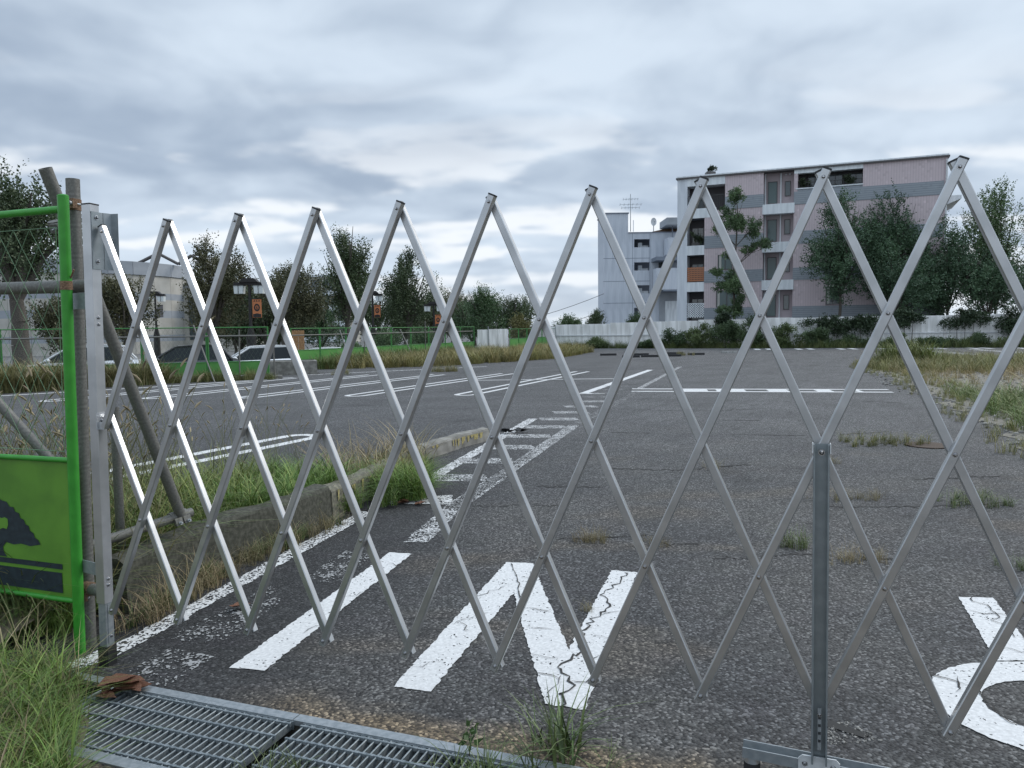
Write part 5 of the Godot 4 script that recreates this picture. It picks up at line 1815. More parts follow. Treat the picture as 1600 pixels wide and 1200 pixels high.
func car(label: String, at: Vector3, turn: float, paint: Material, tall := 1.0) -> void:
	var o := thing("parked_car", label, "car", at, turn, "cars parked beyond the fence")
	# nose towards -x
	var hw := 0.83
	var st := [[-2.1, 0.35, 0.55, 0.66], [-2.0, 0.25, 0.72, 0.78], [-1.3, 0.2, 0.86, 0.83], [-0.85, 0.2, 0.93, 0.84], [1.3, 0.2, 0.98, 0.84], [1.95, 0.25, 0.95, 0.8], [2.08, 0.4, 0.8, 0.7]]
	var b := MB.new()
	var ring := func(s: Array) -> Array:
		var w: float = s[3]
		return [Vector3(s[0], s[1], w - 0.06), Vector3(s[0], s[1] + 0.12, w), Vector3(s[0], s[2] - 0.1, w), Vector3(s[0], s[2], w - 0.12), Vector3(s[0], s[2] + 0.02, 0), Vector3(s[0], s[2], -w + 0.12), Vector3(s[0], s[2] - 0.1, -w), Vector3(s[0], s[1] + 0.12, -w), Vector3(s[0], s[1], -w + 0.06)]
	for i in st.size() - 1:
		var r0: Array = ring.call(st[i])
		var r1: Array = ring.call(st[i + 1])
		for j in r0.size():
			var k := (j + 1) % r0.size()
			b.face([r0[j], r1[j], r1[k], r0[k]])
	var e0: Array = ring.call(st[0])
	b.face(e0)
	var e1: Array = ring.call(st[st.size() - 1])
	e1.reverse()
	b.face(e1)
	part("body", b, paint, o)
	# cabin: [x, height, half width]
	var lowp := [[-1.0, 0.92, 0.74], [1.75, 0.96, 0.74]]
	var top := [[-0.2, 1.42 * tall, 0.58], [1.35, 1.45 * tall, 0.58]]
	b = MB.new()
	var q := func(s: Array, sg: float) -> Vector3: return Vector3(s[0], s[1], s[2] * sg)
	b.face([q.call(lowp[0], 1), q.call(lowp[1], 1), q.call(top[1], 1), q.call(top[0], 1)])
	b.face([q.call(lowp[1], -1), q.call(lowp[0], -1), q.call(top[0], -1), q.call(top[1], -1)])
	b.face([q.call(lowp[0], -1), q.call(lowp[0], 1), q.call(top[0], 1), q.call(top[0], -1)])
	b.face([q.call(lowp[1], 1), q.call(lowp[1], -1), q.call(top[1], -1), q.call(top[1], 1)])
	part("windows", b, M.car_glass, o)
	b = MB.new()
	b.prism([Vector2(-0.32, 1.40 * tall), Vector2(1.42, 1.42 * tall), Vector2(1.3, 1.49 * tall), Vector2(0.6, 1.52 * tall), Vector2(-0.1, 1.48 * tall)], Vector3(0, 0, -0.585), Vector3.RIGHT, Vector3.UP, Vector3.BACK, 1.17)
	part("roof", b, paint, o)
	for s in [-1.0, 1.0]:
		b = MB.new()
		b.tube(q.call(lowp[0], s), q.call(top[0], s), 0.04, 0.035, 6)
		b.tube(q.call(lowp[1], s), q.call(top[1], s), 0.06, 0.04, 6)
		b.tube(Vector3(0.45, 0.95, 0.745 * s), Vector3(0.5, 1.43 * tall, 0.59 * s), 0.035, 0.03, 6)
		part("pillar", b, paint, o)
		b = MB.new()
		b.blob(Vector3(-0.75, 1.0, 0.92 * s), Vector3(0.08, 0.08, 0.1), 8, 5)
		part("mirror", b, paint, o)
		b = MB.new()
		b.blob(Vector3(-2.0, 0.66, 0.6 * s), Vector3(0.1, 0.08, 0.15), 8, 5)
		part("headlight", b, M.headlight, o)
		for x in [-1.3, 1.35]:
			b = MB.new()
			b.tube(Vector3(x, 0.31, 0.66 * s), Vector3(x, 0.31, 0.86 * s), 0.31, 0.31, 18)
			var wl := part("wheel", b, M.rubber, o)
			b = MB.new()
			b.tube(Vector3(x, 0.31, 0.80 * s), Vector3(x, 0.31, 0.868 * s), 0.19, 0.17, 14)
			part("rim", b, M.chrome, wl)

func wheel_stop(label: String, at: Vector3, turn: float, m: Material) -> void:
	var o := thing("wheel_stop", label, "wheel stop", at, turn, "wheel stops on the far side of the lot")
	var b := MB.new()
	b.prism([Vector2(-0.075, 0), Vector2(0.075, 0), Vector2(0.06, 0.09), Vector2(0.045, 0.11), Vector2(-0.045, 0.11), Vector2(-0.06, 0.09)], Vector3(-0.42, 0, 0), Vector3(0, 0, -1), Vector3.UP, Vector3.RIGHT, 0.84)
	part("block", b, m, o)
	for x in [-0.3, 0.3]:
		b = MB.new()
		b.tube(Vector3(x, 0.11, 0), Vector3(x, 0.116, 0), 0.02, 0.02, 8)
		part("anchor_bolt", b, M.zinc, o)

# ---------------------------------------------------------------- the whole scene
func _ready() -> void:
	rng.seed = 7
	var cam := Camera3D.new()
	cam.name = "camera"
	add_child(cam)
	cam.fov = 53.06
	cam.near = 0.05
	cam.far = 4000.0
	cam.position = Vector3(0, 1.52, 0)
	cam.rotation = Vector3(deg_to_rad(-4.2), 0, 0)
	cam.rotate_object_local(Vector3.BACK, -0.0115)
	cam.current = true
	var env := Environment.new()
	env.background_mode = Environment.BG_SKY
	env.sky = Sky.new()
	env.sky.sky_material = make_sky()
	env.tonemap_mode = Environment.TONE_MAPPER_LINEAR
	env.tonemap_exposure = 1.1
	env.sdfgi_enabled = true
	env.ssao_enabled = true
	env.ssil_enabled = true
	var we := WorldEnvironment.new()
	we.name = "sky"
	we.environment = env
	add_child(we)
	var sun := DirectionalLight3D.new()
	sun.name = "sun"
	add_child(sun)
	sun.rotation_degrees = Vector3(-38, 122, 0)
	sun.light_energy = 0.5
	sun.light_angular_distance = 20.0
	sun.light_color = Color(1.0, 0.975, 0.94)
	sun.shadow_enabled = true

	make_materials()
	build_ground()
	build_drain()
	build_pink()
	build_grey()
	build_left_buildings()
	build_hoarding()
	build_far_fence()
	kerb_piece("planting_kerb", "thick dark concrete kerb in front of the grassy bed", [Vector2(-2.08, -4.05), Vector2(-1.92, -4.75), Vector2(-1.62, -5.4), Vector2(-1.43, -5.98)], 0.30, 0.18, M.kerb, 3)
	kerb_piece("overgrown_kerb", "kerb stretch half buried in bright grass between the dark and yellow kerbs", [Vector2(-1.42, -6.0), Vector2(-1.22, -7.4), Vector2(-1.01, -8.8)], 0.26, 0.16, M.kerb_old, 5, 0.165)
	kerb_piece("yellow_kerb", "short concrete kerb with flaking yellow paint beside the hatching", [Vector2(-1.0, -8.85), Vector2(-0.62, -9.75), Vector2(-0.30, -10.35)], 0.165, 0.16, M.concrete, 4)

	build_site_panel()
	build_gate()
	lamp("dark street lamp with a grey banner before the curved concrete hall", Vector3(-27.6, -0.5, -60), 4.9, M.banner_grey, false, false)
	lamp("dark street lamp with an orange banner between the left trees", Vector3(-13.1, -0.5, -38.8), 4.5, M.banner, true, false, 0.98)
	lamp("dark street lamp with an orange banner, middle one of the three orange-bannered lamps", Vector3(-10.75, -0.5, -60), 4.65, M.banner, true, false, 1.02)
	lamp("dark street lamp with an orange banner, farthest right of the lamps", Vector3(-4.75, -0.5, -47.3), 4.65, M.banner, true, false, 0.75)
	car("silver car parked behind the tall grass at far left", Vector3(-15.1, -0.42, -26.8), 0.35, M.car_silver)
	car("black car parked behind the green panels", Vector3(-12.3, -0.5, -28.6), 0.4, M.car_black)
	car("white hatchback parked right of the black car", Vector3(-10.6, -0.6, -31.6), 0.4, M.car_white)
	car("white car whose roof shows behind the receding guard fence", Vector3(-9.6, -0.85, -37.5), 0.2, M.car_white)
	var stops := [[5.05, -40.2, "dark wheel stop farthest left, near the dry grass"], [6.7, -40.0, "second wheel stop from the left in the back row"], [8.35, -39.9, "third wheel stop from the left in the back row"], [8.75, -41.2, "fourth wheel stop, just behind the row's middle"], [9.5, -39.6, "wheel stop beside the yellow weed tuft"], [5.8, -37.4, "small wheel stop at the left of the front row"], [6.75, -37.6, "wheel stop in the middle of the front row"], [7.95, -38.0, "wheel stop at the right of the front row"], [11.8, -41.8, "black and white wheel stop set apart on the right"]]
	for q in stops:
		wheel_stop(q[2], Vector3(q[0], 0, q[1]), 0.05, M.rubber if q[0] < 11 else M.stain)

	# trees beyond the fence on the left
	var row := "street trees beyond the fence"
	tree("broadleaf_tree", "big dark tree with a thick trunk at the far left edge", Vector3(-17.1, -0.5, -27), 7.7, 2.3, 2.5, 101, "zelkova", row, 0.13, 0.36)
	tree("broadleaf_tree", "small brownish tree beside the gate post", Vector3(-19.2, -0.5, -38), 4.9, 0.9, 1.8, 102, "brown", row)
	tree("broadleaf_tree", "brown-tinged tree just right of the concrete hall", Vector3(-16.0, -0.5, -42), 6.6, 1.0, 2.1, 103, "brown", row)
	tree("broadleaf_tree", "dark green tree behind the lamp with the orange banner", Vector3(-15.3, -0.5, -48), 5.4, 0.4, 2.9, 104, "zelkova", row)
	tree("broadleaf_tree", "spreading upswept tree left of the distant flats", Vector3(-12.3, -0.5, -42), 5.8, 1.3, 2.5, 105, "brown", row)
	tree("broadleaf_tree", "tall narrow dark tree right of the distant flats", Vector3(-9.5, -0.5, -45), 8.3, 1.3, 1.8, 306, "zelkova", row)
	tree("broadleaf_tree", "vase-shaped dark tree standing against the open sky", Vector3(-6.6, -0.5, -50), 6.6, 1.2, 2.15, 107, "zelkova", row)
	tree("broadleaf_tree", "dense dark tree filling the gap behind the small lamp", Vector3(-11.4, -0.5, -66), 5.6, 0.2, 4.2, 108, "zelkova", row)
	tree("broadleaf_tree", "olive-brown tree behind the rightmost lamp", Vector3(-5.6, -0.5, -72), 5.4, 0.2, 4.4, 109, "brown", row)
	tree("broadleaf_tree", "round dark green tree behind the white gate", Vector3(-1.9, -0.5, -60), 5.1, 0.6, 2.3, 110, "green", row)
	tree("broadleaf_tree", "last dark tree of the left row, right of the white gate", Vector3(0.4, -0.5, -62), 4.6, 0.5, 2.1, 111, "zelkova", row)
	tree("background_tree", "olive tree behind the curved hall's right end", Vector3(-20.0, -0.5, -56), 4.9, 0.2, 3.2, 112, "brown")
	tree("background_tree", "dark tree behind the black car", Vector3(-17.6, -0.5, -50), 4.6, 0.0, 3.0, 113, "zelkova")
	tree("background_tree", "green tree in front of the distant flats", Vector3(-13.4, -0.5, -54), 4.0, 0.0, 2.6, 114, "green")
	tree("background_tree", "brown-green tree low behind the vase-shaped tree", Vector3(-9.0, -0.5, -71), 5.2, 0.0, 3.4, 115, "brown")
	tree("background_tree", "small tree low behind the big dark tree", Vector3(-19.8, -0.5, -34), 3.6, 0.6, 2.3, 116, "brown")
	tree("background_tree", "bushy green tree between the olive tree and the gate", Vector3(-3.4, -0.5, -66), 4.6, 0.0, 3.0, 117, "green")
	tree("background_tree", "dark low tree between the tall narrow tree and the vase-shaped one", Vector3(-9.0, -0.5, -66), 5.0, 0.2, 2.4, 160, "zelkova")
	tree("background_tree", "far hazy tree crown above the bushy green tree", Vector3(-7.6, -0.5, -84), 6.4, 0.4, 4.0, 161, "green")
	tree("background_tree", "far tree crown left of the round dark green tree", Vector3(-4.2, -0.5, -88), 6.0, 0.4, 3.8, 162, "zelkova")
	tree("background_tree", "brownish tree between the lamp and the spreading tree", Vector3(-15.0, -0.5, -50), 4.9, 0.4, 2.2, 163, "brown")
	tree("round_bush", "round yellow-green bush right of the white gate", Vector3(0.7, -0.5, -55), 2.75, 0.0, 1.15, 118, "yellow", "", 0.12, 0.05, "bush")
	tree("round_bush", "light green bush left of the grey building", Vector3(5.3, -0.5, -70), 3.0, 0.0, 1.6, 119, "light", "", 0.14, 0.05, "bush")
	tree("round_bush", "dark bush touching the grey building's left corner", Vector3(7.7, -0.5, -72), 3.5, 0.3, 1.4, 120, "zelkova", "", 0.13, 0.05, "bush")
	tree("round_bush", "bright green shrub in front of the fence below the small lamp", Vector3(-6.1, 0, -37.4), 1.7, 0.1, 0.95, 121, "light", "", 0.1, 0.03, "bush")
	tree("round_bush", "bright green shrub nearer the white gate", Vector3(-4.6, 0, -41), 1.8, 0.1, 1.1, 122, "light", "", 0.1, 0.03, "bush")
	tree("round_bush", "low green shrub at the foot of the receding fence", Vector3(-7.3, 0, -35.5), 0.9, 0.0, 0.8, 123, "light", "", 0.1, 0.03, "bush")
	tree("round_bush", "small bush behind the hoarding by the grey building", Vector3(10.0, -0.5, -62), 2.9, 0.5, 1.0, 124, "light", "", 0.1, 0.04, "bush")
	# trees before the pink block
	lobed_tree("slender_tree", "slender open tree before the pink block's left part", Vector3(16.4, 0, -57), [[0.3, 9.6, 1.35, 1.55, 190], [0.1, 11.0, 0.7, 0.75, 60], [-0.9, 8.5, 0.8, 0.8, 60], [1.35, 8.6, 0.8, 0.9, 60], [2.1, 7.5, 1.1, 0.42, 70], [1.2, 7.0, 0.6, 0.4, 25], [-0.5, 6.6, 0.5, 0.6, 22], [-0.3, 4.6, 1.45, 1.25, 190], [-1.2, 5.4, 0.6, 0.45, 30], [0.3, 3.0, 1.1, 0.9, 90], [-0.6, 2.6, 0.9, 0.7, 60]], 130)
	tree("dense_tree", "dense dark tree before the pink block's middle", Vector3(23.0, 0, -54), 10.8, 2.9, 2.6, 133, "bluegreen", "", 0.16, 0.14)
	tree("dense_tree", "tall loose tree before the pink block's right part", Vector3(27.0, 0, -54.6), 11.4, 2.6, 2.7, 134, "bluegreen", "", 0.16, 0.14)
	tree("dense_tree", "dark bushy tree at the pink block's right corner", Vector3(30.0, 0, -53), 9.2, 1.8, 2.8, 135, "bluegreen", "", 0.16, 0.14)
	tree("dense_tree", "pointed tree standing free right of the pink block", Vector3(34.3, 0, -55), 11.8, 1.6, 3.0, 136, "light", "", 0.16, 0.14)
	tree("dense_tree", "tree at the right edge beyond the pointed tree", Vector3(38.6, 0, -56), 9.8, 1.5, 3.0, 137, "green", "", 0.17, 0.15)
	tree("dense_tree", "broad low dark tree filling in under the dense trees", Vector3(26.4, 0, -52.6), 7.4, 1.6, 3.8, 138, "bluegreen", "", 0.16, 0.1)
	tree("dense_tree", "low dark tree behind the hoarding near the right edge", Vector3(32.0, 0, -52), 6.6, 1.4, 3.0, 139, "bluegreen", "", 0.16, 0.1)
	build_plants()

func build_plants() -> void:
	var gcol := [Color(0.075, 0.115, 0.03), Color(0.095, 0.14, 0.04), Color(0.13, 0.16, 0.06), Color(0.06, 0.09, 0.028)]
	var ycol := [Color(0.17, 0.16, 0.06), Color(0.22, 0.2, 0.085), Color(0.12, 0.13, 0.045), Color(0.26, 0.22, 0.11)]
	var dcol := [Color(0.30, 0.245, 0.14), Color(0.24, 0.19, 0.1), Color(0.2, 0.16, 0.08), Color(0.14, 0.13, 0.055)]
	var green := tuft(201, 16, 0.16, 0.011, 1.0, gcol)
	var fine := tuft(202, 22, 0.22, 0.0065, 1.1, gcol + [Color(0.2, 0.19, 0.09)])
	var yellow := tuft(203, 20, 0.25, 0.010, 0.8, ycol)
	var dry := tuft(204, 18, 0.22, 0.006, 1.2, dcol)
	var fox := foxtail(205, 3)
	# near left, round the foot of the fence panel
	var near := [Vector2(-3.0, -2.2), Vector2(-2.9, -3.4), Vector2(-2.05, -3.35), Vector2(-1.86, -3.2), Vector2(-1.72, -2.9), Vector2(-1.55, -2.55), Vector2(-1.4, -2.2), Vector2(-1.2, -1.8), Vector2(-2.6, -1.8)]
	scatter("verge_grass", "long green weeds at the foot of the green fence panel", near, 420, 0.14, 0.38, fine, M.blade, 11, 0.0, Color(1.05, 1.22, 0.72), 0.38)
	scatter("verge_grass", "broad-bladed green grass by the left end of the drain", near, 330, 0.10, 0.3, green, M.blade, 12, 0.0, Color(1.2, 1.35, 0.75), 0.4)
	scatter("verge_grass", "dry straw among the weeds under the fence panel", near, 190, 0.14, 0.4, dry, M.blade, 13)
	scatter("panel_grass", "tall grass standing just behind the fence panel", [Vector2(-3.4, -3.75), Vector2(-2.15, -3.75), Vector2(-2.3, -5.2), Vector2(-3.8, -5.6)], 230, 0.3, 0.75, fine, M.blade, 14, 0.05)
	scatter("foxtail_grass", "tan foxtail seed heads behind the fence panel", [Vector2(-3.9, -4.0), Vector2(-2.25, -3.95), Vector2(-2.2, -5.2), Vector2(-4.6, -6.6)], 190, 0.7, 1.1, fox, M.seed, 15, 0.05)
	scatter("panel_straw", "hazy dry straw standing behind the fence panel's wire mesh", [Vector2(-4.2, -4.1), Vector2(-2.2, -3.95), Vector2(-2.1, -5.2), Vector2(-4.6, -6.8)], 260, 0.45, 0.85, dry, M.blade, 51, 0.05, Color(0.85, 0.98, 0.65))
	scatter("panel_foot_grass", "matted grass on the bank right behind the printed sheet", [Vector2(-3.6, -3.55), Vector2(-2.15, -3.62), Vector2(-2.2, -4.2), Vector2(-3.9, -4.6)], 260, 0.2, 0.45, fine, M.blade, 52, 0.02, Color(1.05, 1.25, 0.75))
	scatter("drain_edge_grass", "loose grass blades bending over the drain's left end", [Vector2(-1.95, -2.95), Vector2(-1.72, -2.88), Vector2(-1.45, -2.55), Vector2(-1.2, -2.1), Vector2(-1.6, -2.1)], 45, 0.1, 0.26, fine, M.blade, 53, 0.0, Color(1.15, 1.3, 0.8))
	scatter("bed_straw", "tall dry straw in the bed just right of the gate post", [Vector2(-2.35, -4.3), Vector2(-1.98, -5.0), Vector2(-1.8, -5.8), Vector2(-2.6, -6.8), Vector2(-3.6, -5.6)], 170, 0.35, 0.7, dry, M.blade, 54, 0.15, Color(0.62, 0.88, 0.42))
	# the bed behind the kerb
	scatter("bed_grass", "lush green grass in the bed behind the kerb", [Vector2(-2.3, -4.2), Vector2(-1.98, -5.1), Vector2(-1.68, -5.8), Vector2(-1.45, -6.6), Vector2(-2.1, -7.0), Vector2(-3.2, -5.4)], 560, 0.18, 0.46, fine, M.blade, 16, 0.17, Color(1.1, 1.4, 0.75))
	scatter("bed_foxtails", "foxtails rising from the bed behind the kerb", [Vector2(-2.4, -4.3), Vector2(-1.9, -5.5), Vector2(-1.5, -6.6), Vector2(-2.6, -7.4), Vector2(-3.6, -5.4)], 60, 0.5, 0.85, fox, M.seed, 17, 0.15)
	scatter("kerb_grass", "bright grass spilling over the gap between the kerbs", [Vector2(-1.5, -6.05), Vector2(-1.15, -6.25), Vector2(-0.76, -6.75), Vector2(-0.80, -7.4), Vector2(-0.98, -8.4), Vector2(-1.3, -8.5), Vector2(-1.65, -6.9)], 560, 0.12, 0.38, fine, M.blade, 18, 0.02, Color(1.0, 1.2, 0.65), 0.35, 0.7)
	scatter("kerb_grass", "wispy tall stems over the gap between the kerbs", [Vector2(-1.5, -6.6), Vector2(-1.0, -7.2), Vector2(-1.1, -8.7), Vector2(-1.9, -7.6)], 60, 0.4, 0.75, dry, M.blade, 19, 0.0)
	scatter("kerb_foot_grass", "thin dry grass along the foot of the dark kerb", [Vector2(-2.06, -3.75), Vector2(-1.86, -3.85), Vector2(-1.72, -4.8), Vector2(-1.3, -5.9), Vector2(-1.4, -5.95), Vector2(-1.85, -4.9)], 120, 0.1, 0.3, dry, M.blade, 20, 0.0)
	scatter("kerb_foot_grass", "green sprigs along the foot of the dark kerb", [Vector2(-2.06, -3.75), Vector2(-1.9, -3.85), Vector2(-1.76, -4.8), Vector2(-1.33, -5.9), Vector2(-1.4, -5.95), Vector2(-1.85, -4.9)], 60, 0.08, 0.22, green, M.blade, 21, 0.0)
	# far left strip and the middle
	scatter("tall_grass", "tall yellowing grass strip before the far-left fence", [Vector2(-15.5, -18.3), Vector2(-13.0, -19.3), Vector2(-10.3, -22.0), Vector2(-10.0, -22.9), Vector2(-15.5, -20.6)], 1500, 0.5, 0.95, yellow, M.blade, 22, 0.0)
	scatter("low_weeds", "low weeds at the foot of the green guard panels", [Vector2(-10.2, -22.4), Vector2(-7.3, -23.8), Vector2(-7.5, -24.05), Vector2(-10.2, -22.95)], 220, 0.15, 0.5, yellow, M.blade, 23, 0.0, Color(0.85, 0.95, 0.8))
	scatter("meadow_grass", "wide patch of yellow-green grass before the receding fence", [Vector2(-7.3, -29.5), Vector2(-3.0, -30.6), Vector2(2.0, -36.5), Vector2(4.9, -46.0), Vector2(3.0, -50.0), Vector2(-0.8, -45.0), Vector2(-3.3, -42.6), Vector2(-7.7, -30.5)], 3800, 0.3, 0.75, yellow, M.blade, 24, 0.0, Color(1.12, 1.08, 0.9), 0.25, 0.4)
	scatter("meadow_grass", "greener grass along the foot of the receding fence", [Vector2(-7.9, -29.6), Vector2(-6.8, -29.6), Vector2(-1.6, -41.5), Vector2(-2.4, -43.2)], 800, 0.4, 0.9, yellow, M.blade, 25, 0.0, Color(0.62, 0.85, 0.62))
	scatter("weed_tuft", "small weed tufts on the bay lines", [Vector2(-6.0, -25.5), Vector2(-5.6, -25.5), Vector2(-5.5, -26.2), Vector2(-6.0, -26.2)], 12, 0.2, 0.4, yellow, M.blade, 26)
	scatter("weed_tuft", "yellow weed tuft before the meadow grass", [Vector2(-2.9, -26.6), Vector2(-1.9, -26.8), Vector2(-2.0, -27.6), Vector2(-3.0, -27.4)], 36, 0.2, 0.4, yellow, M.blade, 27)
	scatter("weed_tuft", "yellow tuft among the wheel stops", [Vector2(8.5, -38.9), Vector2(9.3, -38.9), Vector2(9.3, -39.6), Vector2(8.5, -39.6)], 26, 0.2, 0.45, yellow, M.blade, 28)
	# along the hoarding
	var hedge := [[6.0, -53.9, 0.5], [9.6, -52.6, 0.45], [11.0, -52.0, 1.0], [12.6, -51.3, 1.3], [14.2, -50.9, 1.7], [16.0, -50.2, 1.8], [17.6, -49.7, 1.2], [19.6, -49.2, 1.5], [21.8, -48.5, 1.0], [23.8, -47.8, 1.1], [26.0, -47.2, 0.9], [28.2, -46.6, 1.1], [30.4, -46.0, 1.1], [32.8, -45.2, 1.6], [35.4, -44.3, 1.5], [38.0, -43.6, 1.6]]
	var wl := ["low weed bush left of the hoarding's stained panels", "small weed bush at the hoarding's clean part", "spreading weed bush where the hoarding's growth begins", "weed bush left of the tall green thicket", "tall green thicket hiding the hoarding", "tall thicket below the pink block's window bay", "lower bush right of the thicket", "bush with vines below the dense trees", "low bush under the bare hoarding stretch", "bush below the second vine curtain", "low bush by the weedy bay lines", "bush at the hoarding's vine-covered part", "bush in front of the vine wall", "bigger bush before the pointed tree", "bush near the right edge of the picture", "bush at the picture's right border"]
	for i in hedge.size():
		var q: Array = hedge[i]
		q[2] *= 1.35 if i < 7 else 0.85
		var o := thing("wild_bush", wl[i], "bush", Vector3(q[0], 0, q[1]), 0.0, "wild bushes along the hoarding")
		var c: Array = [Color(0.045, 0.075, 0.034), Color(0.105, 0.155, 0.068)] if i % 3 else [Color(0.07, 0.1, 0.04), Color(0.15, 0.195, 0.08)]
		part("foliage", crown(400 + i, Vector3(0, q[2] * 0.42, 0), Vector3(1.35, q[2] * 0.55, 0.7), 0.12, c[0], c[1], 0.8, 420, 11, 0.4), M.leaf, o)
		var st := MB.new()
		for k in 4:
			st.tube(Vector3(0.1 * k - 0.15, 0, 0), Vector3(0.35 * k - 0.5, q[2] * 0.6, 0.1), 0.015, 0.006, 4, false)
		part("stem", st, M.bark, o)
	scatter("hoarding_weeds", "rank green weeds along the foot of the hoarding", [Vector2(8.5, -53.4), Vector2(16.5, -50.3), Vector2(40.0, -42.8), Vector2(40.0, -42.0), Vector2(16.5, -49.5), Vector2(10.0, -52.0), Vector2(3.6, -54.9), Vector2(3.4, -55.4)], 1500, 0.3, 0.8, yellow, M.blade, 29, 0.0, Color(0.6, 0.8, 0.62))
	# vines that hang over it
	var vines := [[20.3, -49.6, 1.9, 2.4], [22.6, -48.9, 2.0, 1.6], [24.6, -48.3, 1.2, 1.2], [27.8, -47.3, 1.5, 1.5], [30.5, -46.5, 2.2, 1.9], [33.5, -45.6, 2.2, 2.0], [36.5, -44.7, 2.2, 2.0], [14.2, -51.7, 1.3, 0.8]]
	var vl := ["dark vine mass hanging over the hoarding under the window bay", "vine curtain right of the dark vine mass", "narrow vine trailing down the bare hoarding stretch", "vine curtain trailing before the dense trees", "vine wall left of the pointed tree", "vine wall below the pointed tree", "vine wall at the picture's right edge", "small vine tip over the hoarding near the slender tree"]
	for i in vines.size():
		var q: Array = vines[i]
		var o := thing("climbing_vine", vl[i], "vine", Vector3(q[0], 0, q[1]), -0.3, "vines over the hoarding")
		part("foliage", crown(450 + i, Vector3(0, 2.35 - q[2] * 0.42, 0.22), Vector3(q[3], q[2] * 0.5, 0.28), 0.13, Color(0.02, 0.036, 0.02), Color(0.05, 0.08, 0.036), -0.5, 300, 10, 0.4), M.leaf, o)
		var st := MB.new()
		for k in 3:
			st.tube(Vector3(0.4 * k - 0.4, 0, 0.12), Vector3(0.5 * k - 0.5, 2.2, 0.15), 0.02, 0.012, 4, false)
		part("stem", st, M.bark, o)
	# right-hand waste ground
	var waste := [Vector2(13.9, -30.0), Vector2(12.2, -26.5), Vector2(11.4, -23.5), Vector2(14.0, -22.5), Vector2(22.0, -27.0), Vector2(30.0, -31.0), Vector2(21.0, -31.8), Vector2(16.5, -31.4)]
	scatter("waste_grass", "yellow-green grass at the far side of the waste ground", waste, 1300, 0.25, 0.6, yellow, M.blade, 30, 0.0, Color(0.95, 1.0, 0.85), 0.25, 0.5)
	scatter("waste_grass", "tall weed clump in the middle of the waste ground", [Vector2(13.2, -27.2), Vector2(14.8, -27.0), Vector2(15.0, -28.2), Vector2(13.4, -28.2)], 90, 0.7, 1.3, yellow, M.blade, 31, 0.0, Color(0.8, 1.0, 0.7))
	scatter("waste_straw", "pale dry straw over the waste ground", [Vector2(12.4, -27.0), Vector2(10.6, -20.5), Vector2(9.2, -15.5), Vector2(12.0, -13.0), Vector2(20.0, -18.0), Vector2(18.0, -26.0)], 900, 0.15, 0.45, dry, M.blade, 32, 0.0, Color(1.15, 1.1, 1.0), 0.25, 0.9)
	scatter("waste_straw", "straw-coloured stems at the right edge", [Vector2(10.6, -15.8), Vector2(9.2, -13.0), Vector2(10.5, -11.0), Vector2(14.0, -13.0), Vector2(13.0, -17.0)], 360, 0.4, 0.95, dry, M.blade, 33, 0.0)
	scatter("edge_grass", "thick green grass at the right edge of the lot", [Vector2(9.3, -16.6), Vector2(8.1, -13.2), Vector2(6.9, -10.2), Vector2(6.2, -8.6), Vector2(6.6, -7.6), Vector2(9.5, -9.0), Vector2(11.5, -14.0)], 620, 0.25, 0.6, fine, M.blade, 34, 0.0, Color(1.1, 1.15, 0.9))
	scatter("edge_grass", "thin mixed grass feathering the waste ground's edge", [Vector2(13.6, -30.3), Vector2(11.8, -26.9), Vector2(9.7, -20.0), Vector2(8.0, -15.0), Vector2(6.6, -11.2), Vector2(5.3, -8.0), Vector2(6.8, -8.4), Vector2(9.6, -15.0), Vector2(13.4, -26.0)], 520, 0.08, 0.26, yellow, M.blade, 55, 0.0, Color(1.0, 1.05, 0.85), 0.25, 0.8)
	stones("small loose stones strewn over the waste ground", gp_stone(), 2600, 0.012, 0.045, 35)
	# tufts in the joints of the asphalt
	var tufts := [[0.42, 0.66, -5.42, -5.3, 26, 0.08, 0.2, "dry"], [4.2, 5.2, -10.0, -9.4, 60, 0.1, 0.28, "fine"], [2.55, 3.2, -6.75, -6.45, 40, 0.06, 0.2, "dry"], [2.0, 2.4, -4.9, -4.75, 20, 0.06, 0.18, "dry"], [1.8, 2.0, -5.3, -5.1, 12, 0.1, 0.22, "fine"], [3.6, 4.2, -6.6, -6.2, 30, 0.1, 0.25, "fine"], [2.05, 2.2, -8.2, -8.0, 8, 0.08, 0.2, "dry"], [0.35, 0.42, -4.05, -3.95, 6, 0.08, 0.16, "dry"], [0.9, 1.1, -5.35, -5.2, 10, 0.06, 0.14, "dry"], [3.3, 3.6, -8.4, -8.2, 10, 0.06, 0.16, "dry"], [3.0, 3.4, -4.75, -4.55, 14, 0.06, 0.16, "fine"]]
	var tl := ["dry tuft in a crack beyond the letter N", "green tuft over the rusty cover on the right", "straw tuft in a crack right of the gate prop", "small dry sprig beside the right-hand letter's crack", "thin green sprig right of the prop", "green tuft near the right edge on the asphalt", "lone dry sprig on the open asphalt", "tiny sprig in the crack of the letter N", "tiny dry sprig right of the dry tuft", "dry sprig beyond the straw tuft", "sprig above the upside-down letter"]
	for i in tufts.size():
		var q: Array = tufts[i]
		scatter("crack_weed", tl[i], [Vector2(q[0], q[2]), Vector2(q[1], q[2]), Vector2(q[1], q[3]), Vector2(q[0], q[3])], q[4], q[5], q[6], dry if q[7] == "dry" else fine, M.blade, 60 + i, 0.0, Color(1.25, 0.95, 0.6) if i == 1 else Color.WHITE)
